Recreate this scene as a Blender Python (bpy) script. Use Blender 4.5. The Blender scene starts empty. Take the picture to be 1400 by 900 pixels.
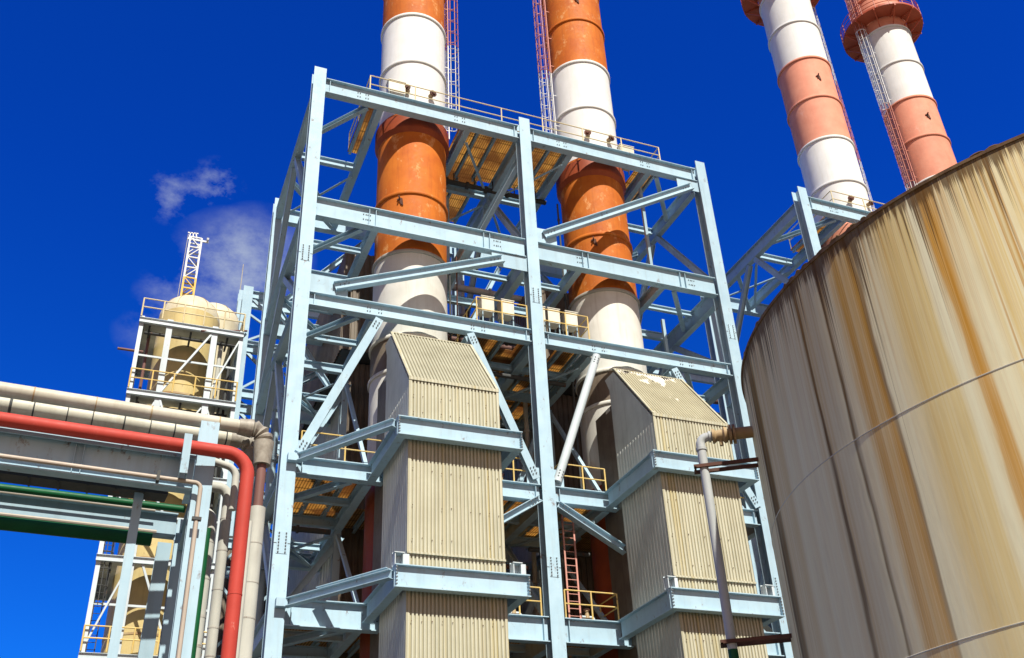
import bpy, bmesh, math, random
from mathutils import Vector, Matrix
random.seed(7)
R = math.radians
PI = math.pi
scene = bpy.context.scene
COL = scene.collection

# ------------------------------------------------------------------ helpers
class MB:
    def __init__(s): s.v = []; s.f = []
    def add(s, verts, faces):
        n = len(s.v); s.v += [tuple(p) for p in verts]; s.f += [tuple(i + n for i in q) for q in faces]
    def box(s, x0, x1, y0, y1, z0, z1):
        s.add([(x0,y0,z0),(x1,y0,z0),(x1,y1,z0),(x0,y1,z0),(x0,y0,z1),(x1,y0,z1),(x1,y1,z1),(x0,y1,z1)],
              [(0,3,2,1),(4,5,6,7),(0,1,5,4),(1,2,6,5),(2,3,7,6),(3,0,4,7)])
        return s
    def prism(s, prof, p0, p1, up):
        """profile (side, up) swept from p0 to p1"""
        p0 = Vector(p0); p1 = Vector(p1); d = (p1 - p0).normalized(); u = Vector(up)
        u = (u - d * u.dot(d)).normalized(); sd = d.cross(u)
        n = len(prof)
        a = [p0 + sd * x + u * y for x, y in prof]; b = [p1 + sd * x + u * y for x, y in prof]
        s.add(a + b, [(i, (i + 1) % n, n + (i + 1) % n, n + i) for i in range(n)] + [tuple(range(n - 1, -1, -1)), tuple(range(n, 2 * n))])
        return s
    def bar(s, p0, p1, w, h, up=(0, 0, 1)):
        return s.prism([(-w/2,-h/2),(w/2,-h/2),(w/2,h/2),(-w/2,h/2)], p0, p1, up)
    def ibeam(s, p0, p1, depth, width, up=(0, 0, 1), tf=.035, tw=.03):
        """I section: its web stands along up"""
        p0 = Vector(p0); p1 = Vector(p1); d = (p1 - p0).normalized(); u = Vector(up)
        u = (u - d * u.dot(d)).normalized()
        h, w = depth / 2, width / 2
        for k in (-1, 1):
            o = u * (k * (h - tf / 2)); s.bar(p0 + o, p1 + o, width, tf, up)
        s.bar(p0, p1, tw, depth - 2 * tf, up)
        return s
    def angle(s, p0, p1, w, t=.02, up=(0, 0, 1)):
        return s.prism([(0,0),(w,0),(w,t),(t,t),(t,w),(0,w)], p0, p1, up)
    def path(s, pts, r, n=16, cap=True):
        pts = [Vector(p) for p in pts]
        t0 = (pts[1] - pts[0]).normalized()
        a = Vector((0, 0, 1)) if abs(t0.z) < .9 else Vector((0, 1, 0))
        u = (a - t0 * a.dot(t0)).normalized()
        base = len(s.v); m = len(pts)
        for i, p in enumerate(pts):
            t = ((pts[min(i + 1, m - 1)] - p).normalized() + (p - pts[max(i - 1, 0)]).normalized())
            t = t.normalized() if t.length > 1e-6 else t0
            u = (u - t * u.dot(t)).normalized(); w = t.cross(u)
            rr = r[i] if isinstance(r, (list, tuple)) else r
            for k in range(n):
                an = 2 * PI * k / n
                s.v.append(tuple(p + u * (math.cos(an) * rr) + w * (math.sin(an) * rr)))
        for i in range(m - 1):
            for k in range(n):
                s.f.append((base+i*n+k, base+i*n+(k+1)%n, base+(i+1)*n+(k+1)%n, base+(i+1)*n+k))
        if cap:
            s.f.append(tuple(base + k for k in range(n - 1, -1, -1))); s.f.append(tuple(base + (m-1)*n + k for k in range(n)))
        return s
    def tube(s, p0, p1, r, n=12): return s.path([p0, p1], r, n)
    def lathe(s, prof, c, n=64, a0=0, a1=2 * PI):
        """profile (radius, z) turned about the vertical through c"""
        full = abs(a1 - a0 - 2 * PI) < 1e-6; m = n if full else n + 1
        base = len(s.v); k = len(prof)
        for i in range(m):
            an = a0 + (a1 - a0) * i / n
            for r, z in prof: s.v.append((c[0] + r * math.cos(an), c[1] + r * math.sin(an), z))
        for i in range(n):
            j = (i + 1) % m
            for q in range(k - 1):
                s.f.append((base+i*k+q, base+j*k+q, base+j*k+q+1, base+i*k+q+1))
        return s
    def torus(s, c, R_, r, n=24, m=6, a0=0, a1=2 * PI):
        pts = []
        full = abs(a1 - a0 - 2 * PI) < 1e-6
        k = n if full else n + 1
        base = len(s.v)
        for i in range(k):
            an = a0 + (a1 - a0) * i / n
            for j in range(m):
                b = 2 * PI * j / m; rr = R_ + r * math.cos(b)
                s.v.append((c[0] + rr * math.cos(an), c[1] + rr * math.sin(an), c[2] + r * math.sin(b)))
        for i in range(n):
            i2 = (i + 1) % k
            for j in range(m):
                s.f.append((base+i*m+j, base+i2*m+j, base+i2*m+(j+1)%m, base+i*m+(j+1)%m))
        return s
    def corr(s, o, du, dv, nrm, pitch=.138, amp=.04):
        """corrugated sheet: ribs run along dv, spaced along du, standing out along nrm"""
        o = Vector(o); du = Vector(du); dv = Vector(dv); nrm = Vector(nrm).normalized()
        L = du.length; N = max(2, round(L / pitch)); p = L / N
        prof = []
        for i in range(N):
            for q, h in ((0, 0), (.30, 0), (.42, 1), (.88, 1)): prof.append(((i + q) * p, h * amp))
        prof.append((L, 0)); ud = du.normalized()
        n = len(prof)
        a = [o + ud * x + nrm * h for x, h in prof]; b = [q + dv for q in a]
        s.add(a + b, [(i, i + 1, n + i + 1, n + i) for i in range(n - 1)])
        return s
    def build(s, name, mat, parent=None, smooth=30, loc=None, extra=None):
        me = bpy.data.meshes.new(name); nf = len(s.f)
        if extra: s.add(extra[0].v, extra[0].f)
        o0 = Vector(parent.matrix_world.translation) if parent else Vector(loc or (0, 0, 0))
        if parent: o0 = Vector(parent['_o'])
        me.from_pydata([tuple(Vector(p) - o0) for p in s.v], [], s.f)
        bm = bmesh.new(); bm.from_mesh(me); bmesh.ops.recalc_face_normals(bm, faces=bm.faces); bm.to_mesh(me); bm.free()
        if smooth:
            me.polygons.foreach_set('use_smooth', [True] * len(me.polygons)); me.set_sharp_from_angle(angle=R(smooth))
        me.materials.append(mat)
        if extra:
            me.materials.append(extra[1])
            for i in range(nf, len(s.f)): me.polygons[i].material_index = 1
        ob = bpy.data.objects.new(name, me); COL.objects.link(ob)
        if parent: ob.parent = parent; ob['_o'] = tuple(o0)
        else: ob.location = o0; ob['_o'] = tuple(o0)
        return ob

def arc(pts, rad, n=8):
    """round the inner corners of a polyline"""
    pts = [Vector(p) for p in pts]; out = [pts[0]]
    for i in range(1, len(pts) - 1):
        a = (pts[i-1] - pts[i]).normalized(); b = (pts[i+1] - pts[i]).normalized()
        ang = a.angle(b); t = rad / math.tan(ang / 2)
        s0 = pts[i] + a * t; s1 = pts[i] + b * t
        c = pts[i] + (a + b).normalized() * (rad / math.sin(ang / 2))
        for k in range(n + 1):
            q = k / n
            v = ((s0 - c) * (1 - q) + (s1 - c) * q).normalized() * rad
            out.append(c + v)
    out.append(pts[-1]); return out

def tag(o, label, cat, group=None, kind=None):
    if label: o['label'] = label
    if cat: o['category'] = cat
    if group: o['group'] = group
    if kind: o['kind'] = kind
    return o
def thing(name, loc, label, cat, group=None):
    o = bpy.data.objects.new(name, None); COL.objects.link(o); o.location = loc; o['_o'] = tuple(loc)
    o.empty_display_size = .2
    return tag(o, label, cat, group)
def copy_tree(o, parent=None):
    c = o.copy(); COL.objects.link(c)
    if parent: c.parent = parent
    for ch in list(o.children): copy_tree(ch, c)
    return c
def dup(o, dx, dy=0, dz=0, label=None):
    c = copy_tree(o); c.location = Vector(o.location) + Vector((dx, dy, dz))
    if label: c['label'] = label
    return c

# ------------------------------------------------------------------ materials
class NT:
    def __init__(s, name):
        s.m = bpy.data.materials.new(name); s.m.use_nodes = True; s.t = s.m.node_tree
        s.b = s.t.nodes['Principled BSDF']; s.geo = None
    def n(s, ty, **kw):
        x = s.t.nodes.new(ty)
        for k, v in kw.items(): setattr(x, k, v)
        return x
    def l(s, a, b): s.t.links.new(a, b)
    def pos(s):
        if not s.geo: s.geo = s.n('ShaderNodeNewGeometry')
        return s.geo.outputs['Position']
    def scaled(s, sc, src=None):
        m = s.n('ShaderNodeMapping'); m.inputs['Scale'].default_value = sc; s.l(src or s.pos(), m.inputs['Vector']); return m.outputs[0]
    def noise(s, scale, sc=(1, 1, 1), detail=4, rough=.55, src=None):
        x = s.n('ShaderNodeTexNoise'); x.inputs['Scale'].default_value = scale; x.inputs['Detail'].default_value = detail
        x.inputs['Roughness'].default_value = rough; s.l(s.scaled(sc, src), x.inputs['Vector']); return x.outputs['Fac']
    def ramp(s, fac, stops, interp='LINEAR'):
        r = s.n('ShaderNodeValToRGB'); e = r.color_ramp.elements; r.color_ramp.interpolation = interp
        while len(e) < len(stops): e.new(.5)
        for q, (p, c) in zip(e, stops):
            q.position = p; q.color = (*c, 1) if isinstance(c, tuple) else (c, c, c, 1)
        s.l(fac, r.inputs[0]); return r.outputs[0]
    def mix(s, fac, a, b, mode='MIX'):
        x = s.n('ShaderNodeMix', data_type='RGBA', blend_type=mode)
        for v, i in ((fac, 0), (a, 6), (b, 7)):
            if isinstance(v, (int, float)): x.inputs[i].default_value = v
            elif isinstance(v, tuple): x.inputs[i].default_value = (*v, 1)
            else: s.l(v, x.inputs[i])
        return x.outputs[2]
    def math(s, op, a, b=None, c=None, clamp=False):
        x = s.n('ShaderNodeMath', operation=op, use_clamp=clamp)
        for i, v in enumerate((a, b, c)):
            if v is None: continue
            if isinstance(v, (int, float)): x.inputs[i].default_value = v
            else: s.l(v, x.inputs[i])
        return x.outputs[0]
    def out(s, col, rough=.5, metal=0, bump=None, bstr=.3, bdist=.01, spec=.25):
        if isinstance(col, tuple): s.b.inputs['Base Color'].default_value = (*col, 1)
        else: s.l(col, s.b.inputs['Base Color'])
        if isinstance(rough, (int, float)): s.b.inputs['Roughness'].default_value = rough
        else: s.l(rough, s.b.inputs['Roughness'])
        s.b.inputs['Metallic'].default_value = metal
        s.b.inputs['Specular IOR Level'].default_value = spec
        if bump is not None:
            bn = s.n('ShaderNodeBump'); bn.inputs['Strength'].default_value = bstr; bn.inputs['Distance'].default_value = bdist
            s.l(bump, bn.inputs['Height']); s.l(bn.outputs[0], s.b.inputs['Normal'])
        return s.m

def painted(name, base, alt=None, rust=(.16, .06, .025), rust_amt=.0, rough=.5, streak=.25, dirt=(.2, .17, .13), nscale=1.3, rscale=3.1, rmix=.8):
    """weathered paint: soft mottling, faint run-down streaks, a little rust"""
    t = NT(name); alt = alt or tuple(c * .86 for c in base)
    c = t.mix(t.ramp(t.noise(nscale, detail=6), [(.35, 0.), (.68, 1.)]), base, alt)
    st = t.ramp(t.noise(2.2, (2.2, 2.2, .16), detail=5, rough=.65), [(.5, 0.), (.85, 1.)])
    c = t.mix(t.math('MULTIPLY', st, streak), c, dirt)
    if rust_amt:
        rn = t.ramp(t.noise(rscale, (1, 1, .6), detail=9, rough=.72), [(.68 - rust_amt, 0.), (.74 - rust_amt * .7, 1.)])
        c = t.mix(t.math('MULTIPLY', rn, rmix), c, rust)
    oi = t.n('ShaderNodeObjectInfo')
    c = t.mix(1.0, c, t.ramp(oi.outputs['Random'], [(0., (.90, .90, .90)), (1., (1.04, 1.04, 1.04))]), 'MULTIPLY')
    r = t.math('MULTIPLY_ADD', t.noise(6), .3, rough - .15)
    return t.out(c, r, bump=t.noise(18, detail=3), bstr=.08)

M = {}
M['steel'] = painted('pale_blue_steel_paint', (.43, .595, .695), (.37, .53, .635), rust_amt=.075, rough=.62, streak=.32, dirt=(.25, .25, .22))
M['steel2'] = painted('weathered_blue_steel_paint', (.36, .50, .58), (.30, .43, .50), rust_amt=.06, rough=.55, streak=.3)
M['white_steel'] = painted('white_steel_paint', (.60, .67, .70), (.53, .60, .63), rust_amt=.05, streak=.2)
M['yellow'] = painted('yellow_rail_paint', (.72, .50, .14), (.66, .50, .22), rust_amt=.06, streak=.2, nscale=4)
M['pale_yellow'] = painted('faded_yellow_rail_paint', (.72, .62, .38), (.62, .52, .30), rust_amt=.05, streak=.2, nscale=4)
M['orange'] = painted('orange_stack_paint', (.62, .175, .018), (.50, .115, .012), rust=(.84, .47, .20), rust_amt=.115, rough=.68, streak=.45, dirt=(.26, .055, .012), nscale=.9, rscale=1.5, rmix=.62)
M['pink'] = painted('salmon_stack_paint', (.78, .33, .215), (.70, .27, .175), rust=(.86, .52, .42), rust_amt=.07, rscale=1.2, rmix=.4, rough=.7, streak=.25, dirt=(.5, .16, .1))
M['white'] = painted('white_stack_paint', (.80, .80, .785), (.74, .74, .71), rough=.7, streak=.3, dirt=(.5, .47, .4))
M['cream'] = painted('cream_stack_paint', (.76, .745, .68), (.68, .66, .59), rust=(.75, .7, .62), rust_amt=.05, streak=.35, dirt=(.32, .24, .15))
M['rusty'] = painted('red_oxide_paint', (.36, .075, .026), (.27, .055, .022), rust=(.12, .03, .015), rust_amt=.06, streak=.4, dirt=(.12, .03, .02))
M['gallery'] = painted('red_gallery_paint', (.50, .11, .055), (.42, .09, .045), rust_amt=.04, streak=.2, dirt=(.2, .05, .03))
M['ring_dark'] = painted('ring_paint_grey', (.45, .43, .38), rust_amt=.1)
M['bolt'] = painted('dark_bolt_steel', (.12, .13, .14), rough=.6)
M['rim'] = painted('rusted_rim', (.30, .19, .09), (.12, .06, .03), rust_amt=.12, rough=.85, nscale=5)
M['dark'] = painted('dark_weathered_steel', (.07, .075, .075), rust_amt=.1, rough=.7)
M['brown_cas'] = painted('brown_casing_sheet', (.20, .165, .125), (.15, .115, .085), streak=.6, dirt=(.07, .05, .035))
M['grey_cas'] = painted('grey_casing_sheet', (.58, .595, .535), (.49, .505, .455), streak=.45, dirt=(.17, .14, .1))
M['pink_ladder'] = painted('faded_red_ladder_paint', (.66, .32, .26), streak=.2)
M['cage_red'] = painted('faded_red_cage_paint', (.62, .25, .19), rust_amt=.04)
M['cage_white'] = painted('white_cage_paint', (.78, .78, .77))
M['red_pipe'] = painted('red_pipe_paint', (.52, .062, .045), (.45, .052, .036), rust=(.62, .25, .2), rust_amt=.04, streak=.35, dirt=(.30, .05, .04), rough=.6)
M['insul'] = painted('insulation_jacket', (.62, .595, .49), (.50, .47, .38), rust_amt=.05, streak=.5, dirt=(.27, .2, .12))
M['insul_grey'] = painted('grey_insulation_jacket', (.54, .54, .48), (.45, .45, .40), rust_amt=.03, streak=.3)
M['wrap'] = painted('crumpled_wrap', (.40, .37, .31), (.25, .22, .18), nscale=7, streak=.3)
M['brown_pipe'] = painted('brown_pipe_paint', (.20, .10, .085), rust_amt=.05)
M['tan_pipe'] = painted('tan_conduit', (.47, .40, .33), rust_amt=.04)
M['green'] = painted('green_pipe_paint', (.004, .10, .032), (.004, .08, .026), streak=.15, dirt=(.02, .06, .03))
M['grey_pipe'] = painted('grey_pipe_paint', (.46, .48, .48), (.39, .41, .41), rust_amt=.02)
M['rust_iron'] = painted('rusty_iron', (.14, .055, .035), (.08, .04, .03), rough=.8)
M['valve'] = painted('rusty_beige_valve', (.46, .36, .20), (.32, .19, .09), rust_amt=.12)
M['vessel'] = painted('cream_vessel_paint', (.70, .635, .46), (.62, .55, .38), rust_amt=.025, streak=.25, dirt=(.4, .25, .08))
M['vessel_y'] = painted('yellowed_vessel_paint', (.60, .475, .21), (.50, .40, .19), rust_amt=.04, streak=.4, dirt=(.25, .15, .05))
M['mast_y'] = painted('mast_yellow_paint', (.78, .50, .08))
M['box_white'] = painted('cabinet_off_white', (.74, .71, .60), streak=.25)

def cladding():
    t = NT('cream_corrugated_cladding')
    c = t.mix(t.ramp(t.noise(.9, detail=5), [(.35, 0.), (.7, 1.)]), (.52, .51, .395), (.43, .42, .32))
    st = t.ramp(t.noise(1.6, (3.2, 3.2, .09), detail=6, rough=.7), [(.45, 0.), (.8, 1.)])
    c = t.mix(t.math('MULTIPLY', st, .6), c, (.25, .20, .11))
    # each sheet's own tint
    sh = t.ramp(t.noise(1.0, (4.5, 0, 0), detail=0), [(.4, 0.), (.6, 1.)])
    c = t.mix(t.math('MULTIPLY', sh, .25), c, (.64, .61, .47))
    gr = t.ramp(t.noise(9, detail=6, rough=.7), [(.55, 0.), (.8, 1.)])
    c = t.mix(t.math('MULTIPLY', gr, .25), c, (.3, .25, .17))
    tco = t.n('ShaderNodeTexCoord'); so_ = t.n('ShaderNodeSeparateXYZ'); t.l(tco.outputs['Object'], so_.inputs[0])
    groove_shade = t.ramp(t.math('FRACT', t.math('MULTIPLY', so_.outputs['X'], 26 / 3.58)), [(.0, 1.), (.30, 1.), (.42, .0), (.88, .0), (1., 1.)])  # rib shading put into the colour: grooves darker at the rib pitch
    c = t.mix(t.math('MULTIPLY', groove_shade, t.math('MULTIPLY_ADD', t.noise(1.3, (3, 3, .2), detail=5), .7, .12)), c, (.27, .235, .125))
    rs = t.ramp(t.noise(1.0, (3.6, 3.6, .04), detail=3), [(.60, 0.), (.70, 1.)])
    c = t.mix(t.math('MULTIPLY', rs, .5), c, (.42, .31, .07))
    return t.out(c, .6, bump=t.noise(25), bstr=.06)
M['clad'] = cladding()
def hood_mat():
    t = NT('worn_hood_cladding')
    c = t.mix(t.ramp(t.noise(.9, detail=5), [(.35, 0.), (.7, 1.)]), (.39, .38, .285), (.31, .30, .22))
    gr = t.ramp(t.noise(8, detail=6, rough=.7), [(.5, 0.), (.8, 1.)])
    c = t.mix(t.math('MULTIPLY', gr, .3), c, (.27, .22, .14))
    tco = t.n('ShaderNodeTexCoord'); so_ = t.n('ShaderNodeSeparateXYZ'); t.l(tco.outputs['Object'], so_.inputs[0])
    groove_shade = t.ramp(t.math('FRACT', t.math('MULTIPLY', so_.outputs['X'], 26 / 3.58)), [(.0, 1.), (.30, 1.), (.42, .0), (.88, .0), (1., 1.)])  # same painted rib shade: hood grooves darkened in the colour
    c = t.mix(t.math('MULTIPLY', groove_shade, .42), c, (.2, .17, .1))
    return t.out(c, .6, bump=t.noise(25), bstr=.06)
M['hood'] = hood_mat()
def peel_mat():
    t = NT('peeling_hood_cladding')
    c = t.mix(t.ramp(t.noise(.9, detail=5), [(.35, 0.), (.7, 1.)]), (.42, .39, .27), (.35, .32, .215))
    sep = t.n('ShaderNodeSeparateXYZ'); t.l(t.pos(), sep.inputs[0])
    # bare patches where the top coat has come off near the ridge
    hi = t.math('MULTIPLY_ADD', sep.outputs['Z'], .17, -3.88, clamp=True)
    pn = t.math('ADD', t.noise(1.1, (1, .6, .6), detail=7, rough=.6), hi)
    c = t.mix(t.ramp(pn, [(.64, 0.), (.655, 1.)]), c, (.76, .72, .63))
    dn = t.math('ADD', t.noise(2.3, (1, .5, .5), detail=8, rough=.7), t.math('MULTIPLY', hi, .8))
    c = t.mix(t.ramp(dn, [(.72, 0.), (.735, 1.)]), c, (.05, .04, .03))
    return t.out(c, .65, bump=t.noise(25), bstr=.1)
M['peel'] = peel_mat()

def grating():
    t = NT('rusty_floor_grating')
    c = t.mix(t.ramp(t.noise(.8, detail=5), [(.35, 0.), (.7, 1.)]), (.80, .57, .25), (.60, .39, .18))
    w = t.n('ShaderNodeTexWave', wave_type='BANDS', bands_direction='X'); w.inputs['Scale'].default_value = 2.6
    t.l(t.pos(), w.inputs['Vector'])
    w2 = t.n('ShaderNodeTexWave', wave_type='BANDS', bands_direction='Y'); w2.inputs['Scale'].default_value = .42
    t.l(t.pos(), w2.inputs['Vector'])
    c = t.mix(t.ramp(w.outputs['Fac'], [(.1, .75), (.4, 0.)]), c, (.16, .08, .03))
    c = t.mix(t.ramp(w2.outputs['Fac'], [(.0, .6), (.06, 0.)]), c, (.12, .08, .05))
    c = t.mix(t.ramp(t.noise(.55, detail=6, rough=.65), [(.46, 0.), (.6, .8)]), c, (.30, .17, .09))
    t.out(c, .7)
    tr = t.n('ShaderNodeBsdfTranslucent'); t.l(c, tr.inputs['Color'])
    mx = t.n('ShaderNodeMixShader'); mx.inputs[0].default_value = .72
    t.l(t.b.outputs[0], mx.inputs[1]); t.l(tr.outputs[0], mx.inputs[2])
    t.l(mx.outputs[0], t.t.nodes['Material Output'].inputs['Surface'])
    return t.m
M['grating'] = grating()

TC = (17.37, 11.09); TR = 7.05; TH = 11.58
def tank_mat():
    t = NT('rust_streaked_tank_paint')
    tc = t.n('ShaderNodeTexCoord'); sep = t.n('ShaderNodeSeparateXYZ'); t.l(tc.outputs['Object'], sep.inputs[0])
    th = t.math('ARCTAN2', t.math('MULTIPLY', sep.outputs['Y'], -1), t.math('MULTIPLY', sep.outputs['X'], -1))   # 0 on the side that faces west
    deg = t.math('MULTIPLY', th, 180 / PI)
    z = sep.outputs['Z']
    def tz(a, b, detail=3, rough=.6, seed=0.):
        cb = t.n('ShaderNodeCombineXYZ'); t.l(t.math('MULTIPLY', deg, a), cb.inputs[0]); t.l(t.math('MULTIPLY', z, b), cb.inputs[1]); cb.inputs[2].default_value = seed
        x = t.n('ShaderNodeTexNoise'); x.inputs['Scale'].default_value = 1; x.inputs['Detail'].default_value = detail; x.inputs['Roughness'].default_value = rough
        t.l(cb.outputs[0], x.inputs['Vector']); return x.outputs['Fac']
    # wobble of the run-down streaks
    d2 = t.math('ADD', deg, t.math('MULTIPLY_ADD', tz(.5, .35, 3), 1.6, -.8))
    u = t.math('MULTIPLY_ADD', d2, 1 / 80, 40 / 80)          # -40..40 deg -> 0..1
    P = (.88, .82, .54); G = (.86, .795, .48); T = (.70, .54, .25); O = (.54, .27, .045); OO = (.58, .25, .015); D = (.085, .036, .005); B = (.26, .12, .022); Y = (.78, .60, .25)
    st = [(-33, G), (-27.5, G), (-26.9, B), (-26.4, G), (-25.2, D), (-23.6, D), (-22.8, T), (-21, (.74, .60, .31)), (-17, (.74, .60, .31)), (-15.5, G), (-8, G), (-4.8, G), (-4.3, D), (-3.9, T), (-1.2, G),
          (.7, G), (1.0, D), (1.4, P), (2.9, P), (4.1, O), (7.3, O), (7.7, B), (8.1, P), (10.4, P), (12.5, Y), (16.4, Y), (17.3, P), (18.4, P), (18.8, OO), (20.2, OO), (20.7, P), (23, P)]
    c1 = t.ramp(u, [((d + 40) / 80, c) for d, c in st])
    bn = t.ramp(tz(.42, .02, 3, .6, 4.), [(.36, P), (.44, Y), (.52, P), (.56, O), (.64, T), (.7, P)])
    wmask = t.ramp(t.math('MULTIPLY_ADD', t.math('ABSOLUTE', t.math('ADD', deg, 5.)), 1 / 60, 0), [(.455, 0.), (.485, 1.)])
    c = t.mix(wmask, c1, bn)
    hz = t.math('MULTIPLY', z, 1 / TH)
    # the bands are made of many narrow runs: let the pale paint show between them
    for a_, b_, sd_, lo_, hi_, k_ in ((1.5, .03, 11., .46, .66, .40), (4.2, .03, 12., .5, .68, .35)):
        c = t.mix(t.math('MULTIPLY', t.ramp(tz(a_, b_, 4, .65, sd_), [(lo_, 0.), (hi_, 1.)]), k_), c, P)
    dk = t.ramp(u, [(0, 0.)] + [((d + 40) / 80, v) for d, v in ((-26.4, 0.), (-25.5, 1.), (-23., 1.), (-21.8, 0.), (-4.75, 0.), (-4.4, 1.), (-4.1, 1.), (-3.8, 0.), (.75, 0.), (.95, 1.), (1.1, 1.), (1.35, 0.), (7.5, 0.), (7.75, .7), (8.0, 0.))])
    c = t.mix(t.math('MULTIPLY', dk, t.math('MULTIPLY_ADD', tz(3., .25, 4, .6, 31.), .9, .35, clamp=True)), c, D)
    # broad ochre wash below the rim
    ws = t.ramp(t.math('ADD', tz(.22, .01, 4, .6, 21.), t.ramp(hz, [(.35, -.22), (.75, 0.), (1., .14)])), [(.46, 0.), (.60, 1.)])
    c = t.mix(t.math('MULTIPLY', ws, .28), c, (.66, .42, .11))
    # stains thin out towards the foot and are broken at each weld
    wz = t.math('FRACT', t.math('MULTIPLY', t.math('ADD', z, 1.64), 1 / 3.28))
    fade = t.math('ADD', t.ramp(hz, [(.15, .42), (.5, .16), (.8, .0), (1., 0.)]), t.math('MULTIPLY', t.ramp(wz, [(.0, 0.), (.8, .0), (1., .26)]), tz(1.1, .0, 3, .6, 13.)))
    c = t.mix(fade, c, (.86, .795, .51))
    # fine run-down streaks of several widths, strongest under the rim
    fs = t.ramp(tz(2.6, .045, 5, .72, 1.), [(.50, 0.), (.66, 1.)])
    c = t.mix(t.math('MULTIPLY', fs, t.ramp(hz, [(.2, .03), (.7, .12), (.9, .36), (1., .75)])), c, (.56, .27, .045))
    fs2 = t.ramp(tz(6.5, .035, 4, .75, 2.), [(.54, 0.), (.64, 1.)])
    c = t.mix(t.math('MULTIPLY', fs2, t.ramp(hz, [(.3, .01), (.72, .06), (.9, .24), (1., .7)])), c, (.30, .12, .022))
    # dark runs that start at the rim and thin out below it
    dn = t.math('MULTIPLY_ADD', tz(4.0, .05, 4, .72, 3.), .75, t.math('MULTIPLY', tz(1.1, .02, 2, .6, 15.), .25))
    dr = t.math('ADD', dn, t.ramp(hz, [(.50, -.04), (.72, .03), (.88, .10), (.97, .20), (1., .40)]))
    dr = t.math('ADD', dr, t.math('MULTIPLY_ADD', tz(.3, .01, 2, .5, 9.), .5, -.25))
    c = t.mix(t.math('MULTIPLY', t.ramp(dr, [(.68, 0.), (.76, 1.)]), .85), c, (.085, .036, .009))
    # blotches, specks and scratches
    c = t.mix(t.math('MULTIPLY', t.ramp(tz(.8, 1.1, 7, .65, 6.), [(.5, 0.), (.8, 1.)]), .25), c, (.50, .42, .24))
    sp = t.ramp(tz(3.5, 7, 4, .7, 7.), [(.73, 0.), (.76, 1.)])
    c = t.mix(t.math('MULTIPLY', sp, .6), c, (.18, .09, .035))
    return t.out(c, .72, bump=tz(1.2, 1.2, 3), bstr=.12, bdist=.02, spec=.12)
M['tank'] = tank_mat()
def concrete():
    t = NT('concrete_ground')
    c = t.mix(t.ramp(t.noise(.35, detail=7), [(.3, 0.), (.7, 1.)]), (.12, .11, .08), (.085, .08, .06))
    return t.out(c, .85, bump=t.noise(12), bstr=.2)
M['ground'] = concrete()

# ------------------------------------------------------------------ ground
g = MB(); g.add([(-1500,-1500,0),(1500,-1500,0),(1500,1500,0),(-1500,1500,0)], [(0,1,2,3)])
tag(g.build('ground', M['ground'], smooth=0), 'pale concrete yard of the power plant', None, kind='structure')

# ------------------------------------------------------------------ main steel frame
CX = (5.63, 16.5, 27.25); YF = 36.0; YB = 46.7
LV = {1: (38.8, .92, .40), 2: (31.3, 1.08, .40), 3: (26.1, .68, .40), 4: (18.4, .72, .42), 5: (12.85, .98, .42), 6: (7.2, .7, .4)}   # top, depth, width
UNIT = 28.55

def bolts(b, pts, r=.028, ax=(0, -1, 0)):
    a = Vector(ax)
    for p in pts:
        p = Vector(p); b.path([p, p + a * .03], r, 6)

def column(root, x, y, top=39.35, face=-1):
    m = MB(); m.ibeam((x, y, 0), (x, y, top), .62, .60, up=(0, 1, 0), tf=.045, tw=.04)
    m.box(x-.36, x+.36, y-.4, y+.4, 0, .06)
    return m.build('column', M['steel'], root)

fr = thing('steel_frame', (CX[1], YF, 0), 'pale blue steel frame in the centre carrying two orange and white smokestacks', 'steel frame', 'steel frames carrying smokestacks')
S = M['steel']
for y in (YF, YB):
    for x in CX: column(fr, x, y)
for y in (YF, YB):
    for lv, (zt, dp, wd) in LV.items():
        for i in range(2):
            m = MB(); x0 = CX[i] + .34; x1 = CX[i+1] - .34
            yy = y + (-.05 if y == YF else 0)
            m.ibeam((x0, yy, zt - dp/2), (x1, yy, zt - dp/2), dp, wd)
            if lv == 2 and y == YF:                       # web stiffeners beside the splices
                for sx in (.24, .27, .79, .82):
                    xs = x0 + (x1 - x0) * sx; m.box(xs-.012, xs+.012, yy-wd/2+.05, yy-.016, zt-dp+.036, zt-.036)
            else:
                for sx in (.02, .98):
                    xs = x0 + (x1 - x0) * sx; m.box(xs-.012, xs+.012, yy-wd/2+.05, yy-.016, zt-dp+.036, zt-.036)
            bb = MB()
            if y == YF:
                sp = {1: (.16, .20, .66, .70), 2: (.215, .235, .845, .865), 3: (.25, .30, .72, .77), 4: (.30, .33, .75, .78), 5: (.33, .36, .74, .77), 6: (.3,)}[lv]
                for sx in sp:
                    xs = x0 + (x1 - x0) * sx
                    for dz in (.34, .6): bolts(bb, [(xs, yy-.016, zt-dp*dz), (xs+.12, yy-.016, zt-dp*dz)])
            m.build('beam', S, fr, extra=(bb, M['bolt']))
# side and middle girders running back, with chevron braces between the levels
for xi, x in enumerate(CX):
    for lv, (zt, dp, wd) in LV.items():
        z = zt - dp/2 - (.10 if lv != 2 else .2)
        m = MB(); m.ibeam((x, YF+.33, z), (x, YB-.33, z), dp*.9, .36)
        m.build('side_beam', S, fr)
    lv = [LV[k] for k in (1, 2, 3, 4, 5, 6)]
    for a in range(5):
        zt = lv[a][0] - lv[a][1] - .12; zb = lv[a+1][0] + .05
        ym = (YF + YB) / 2
        for ye in (YF + .42, YB - .42):
            m = MB(); m.ibeam((x, ym + (-.35 if ye < ym else .35), zt), (x, ye, zb), .3, .3, up=(1, 0, 0), tf=.025, tw=.022); m.build('brace', S, fr)
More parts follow.
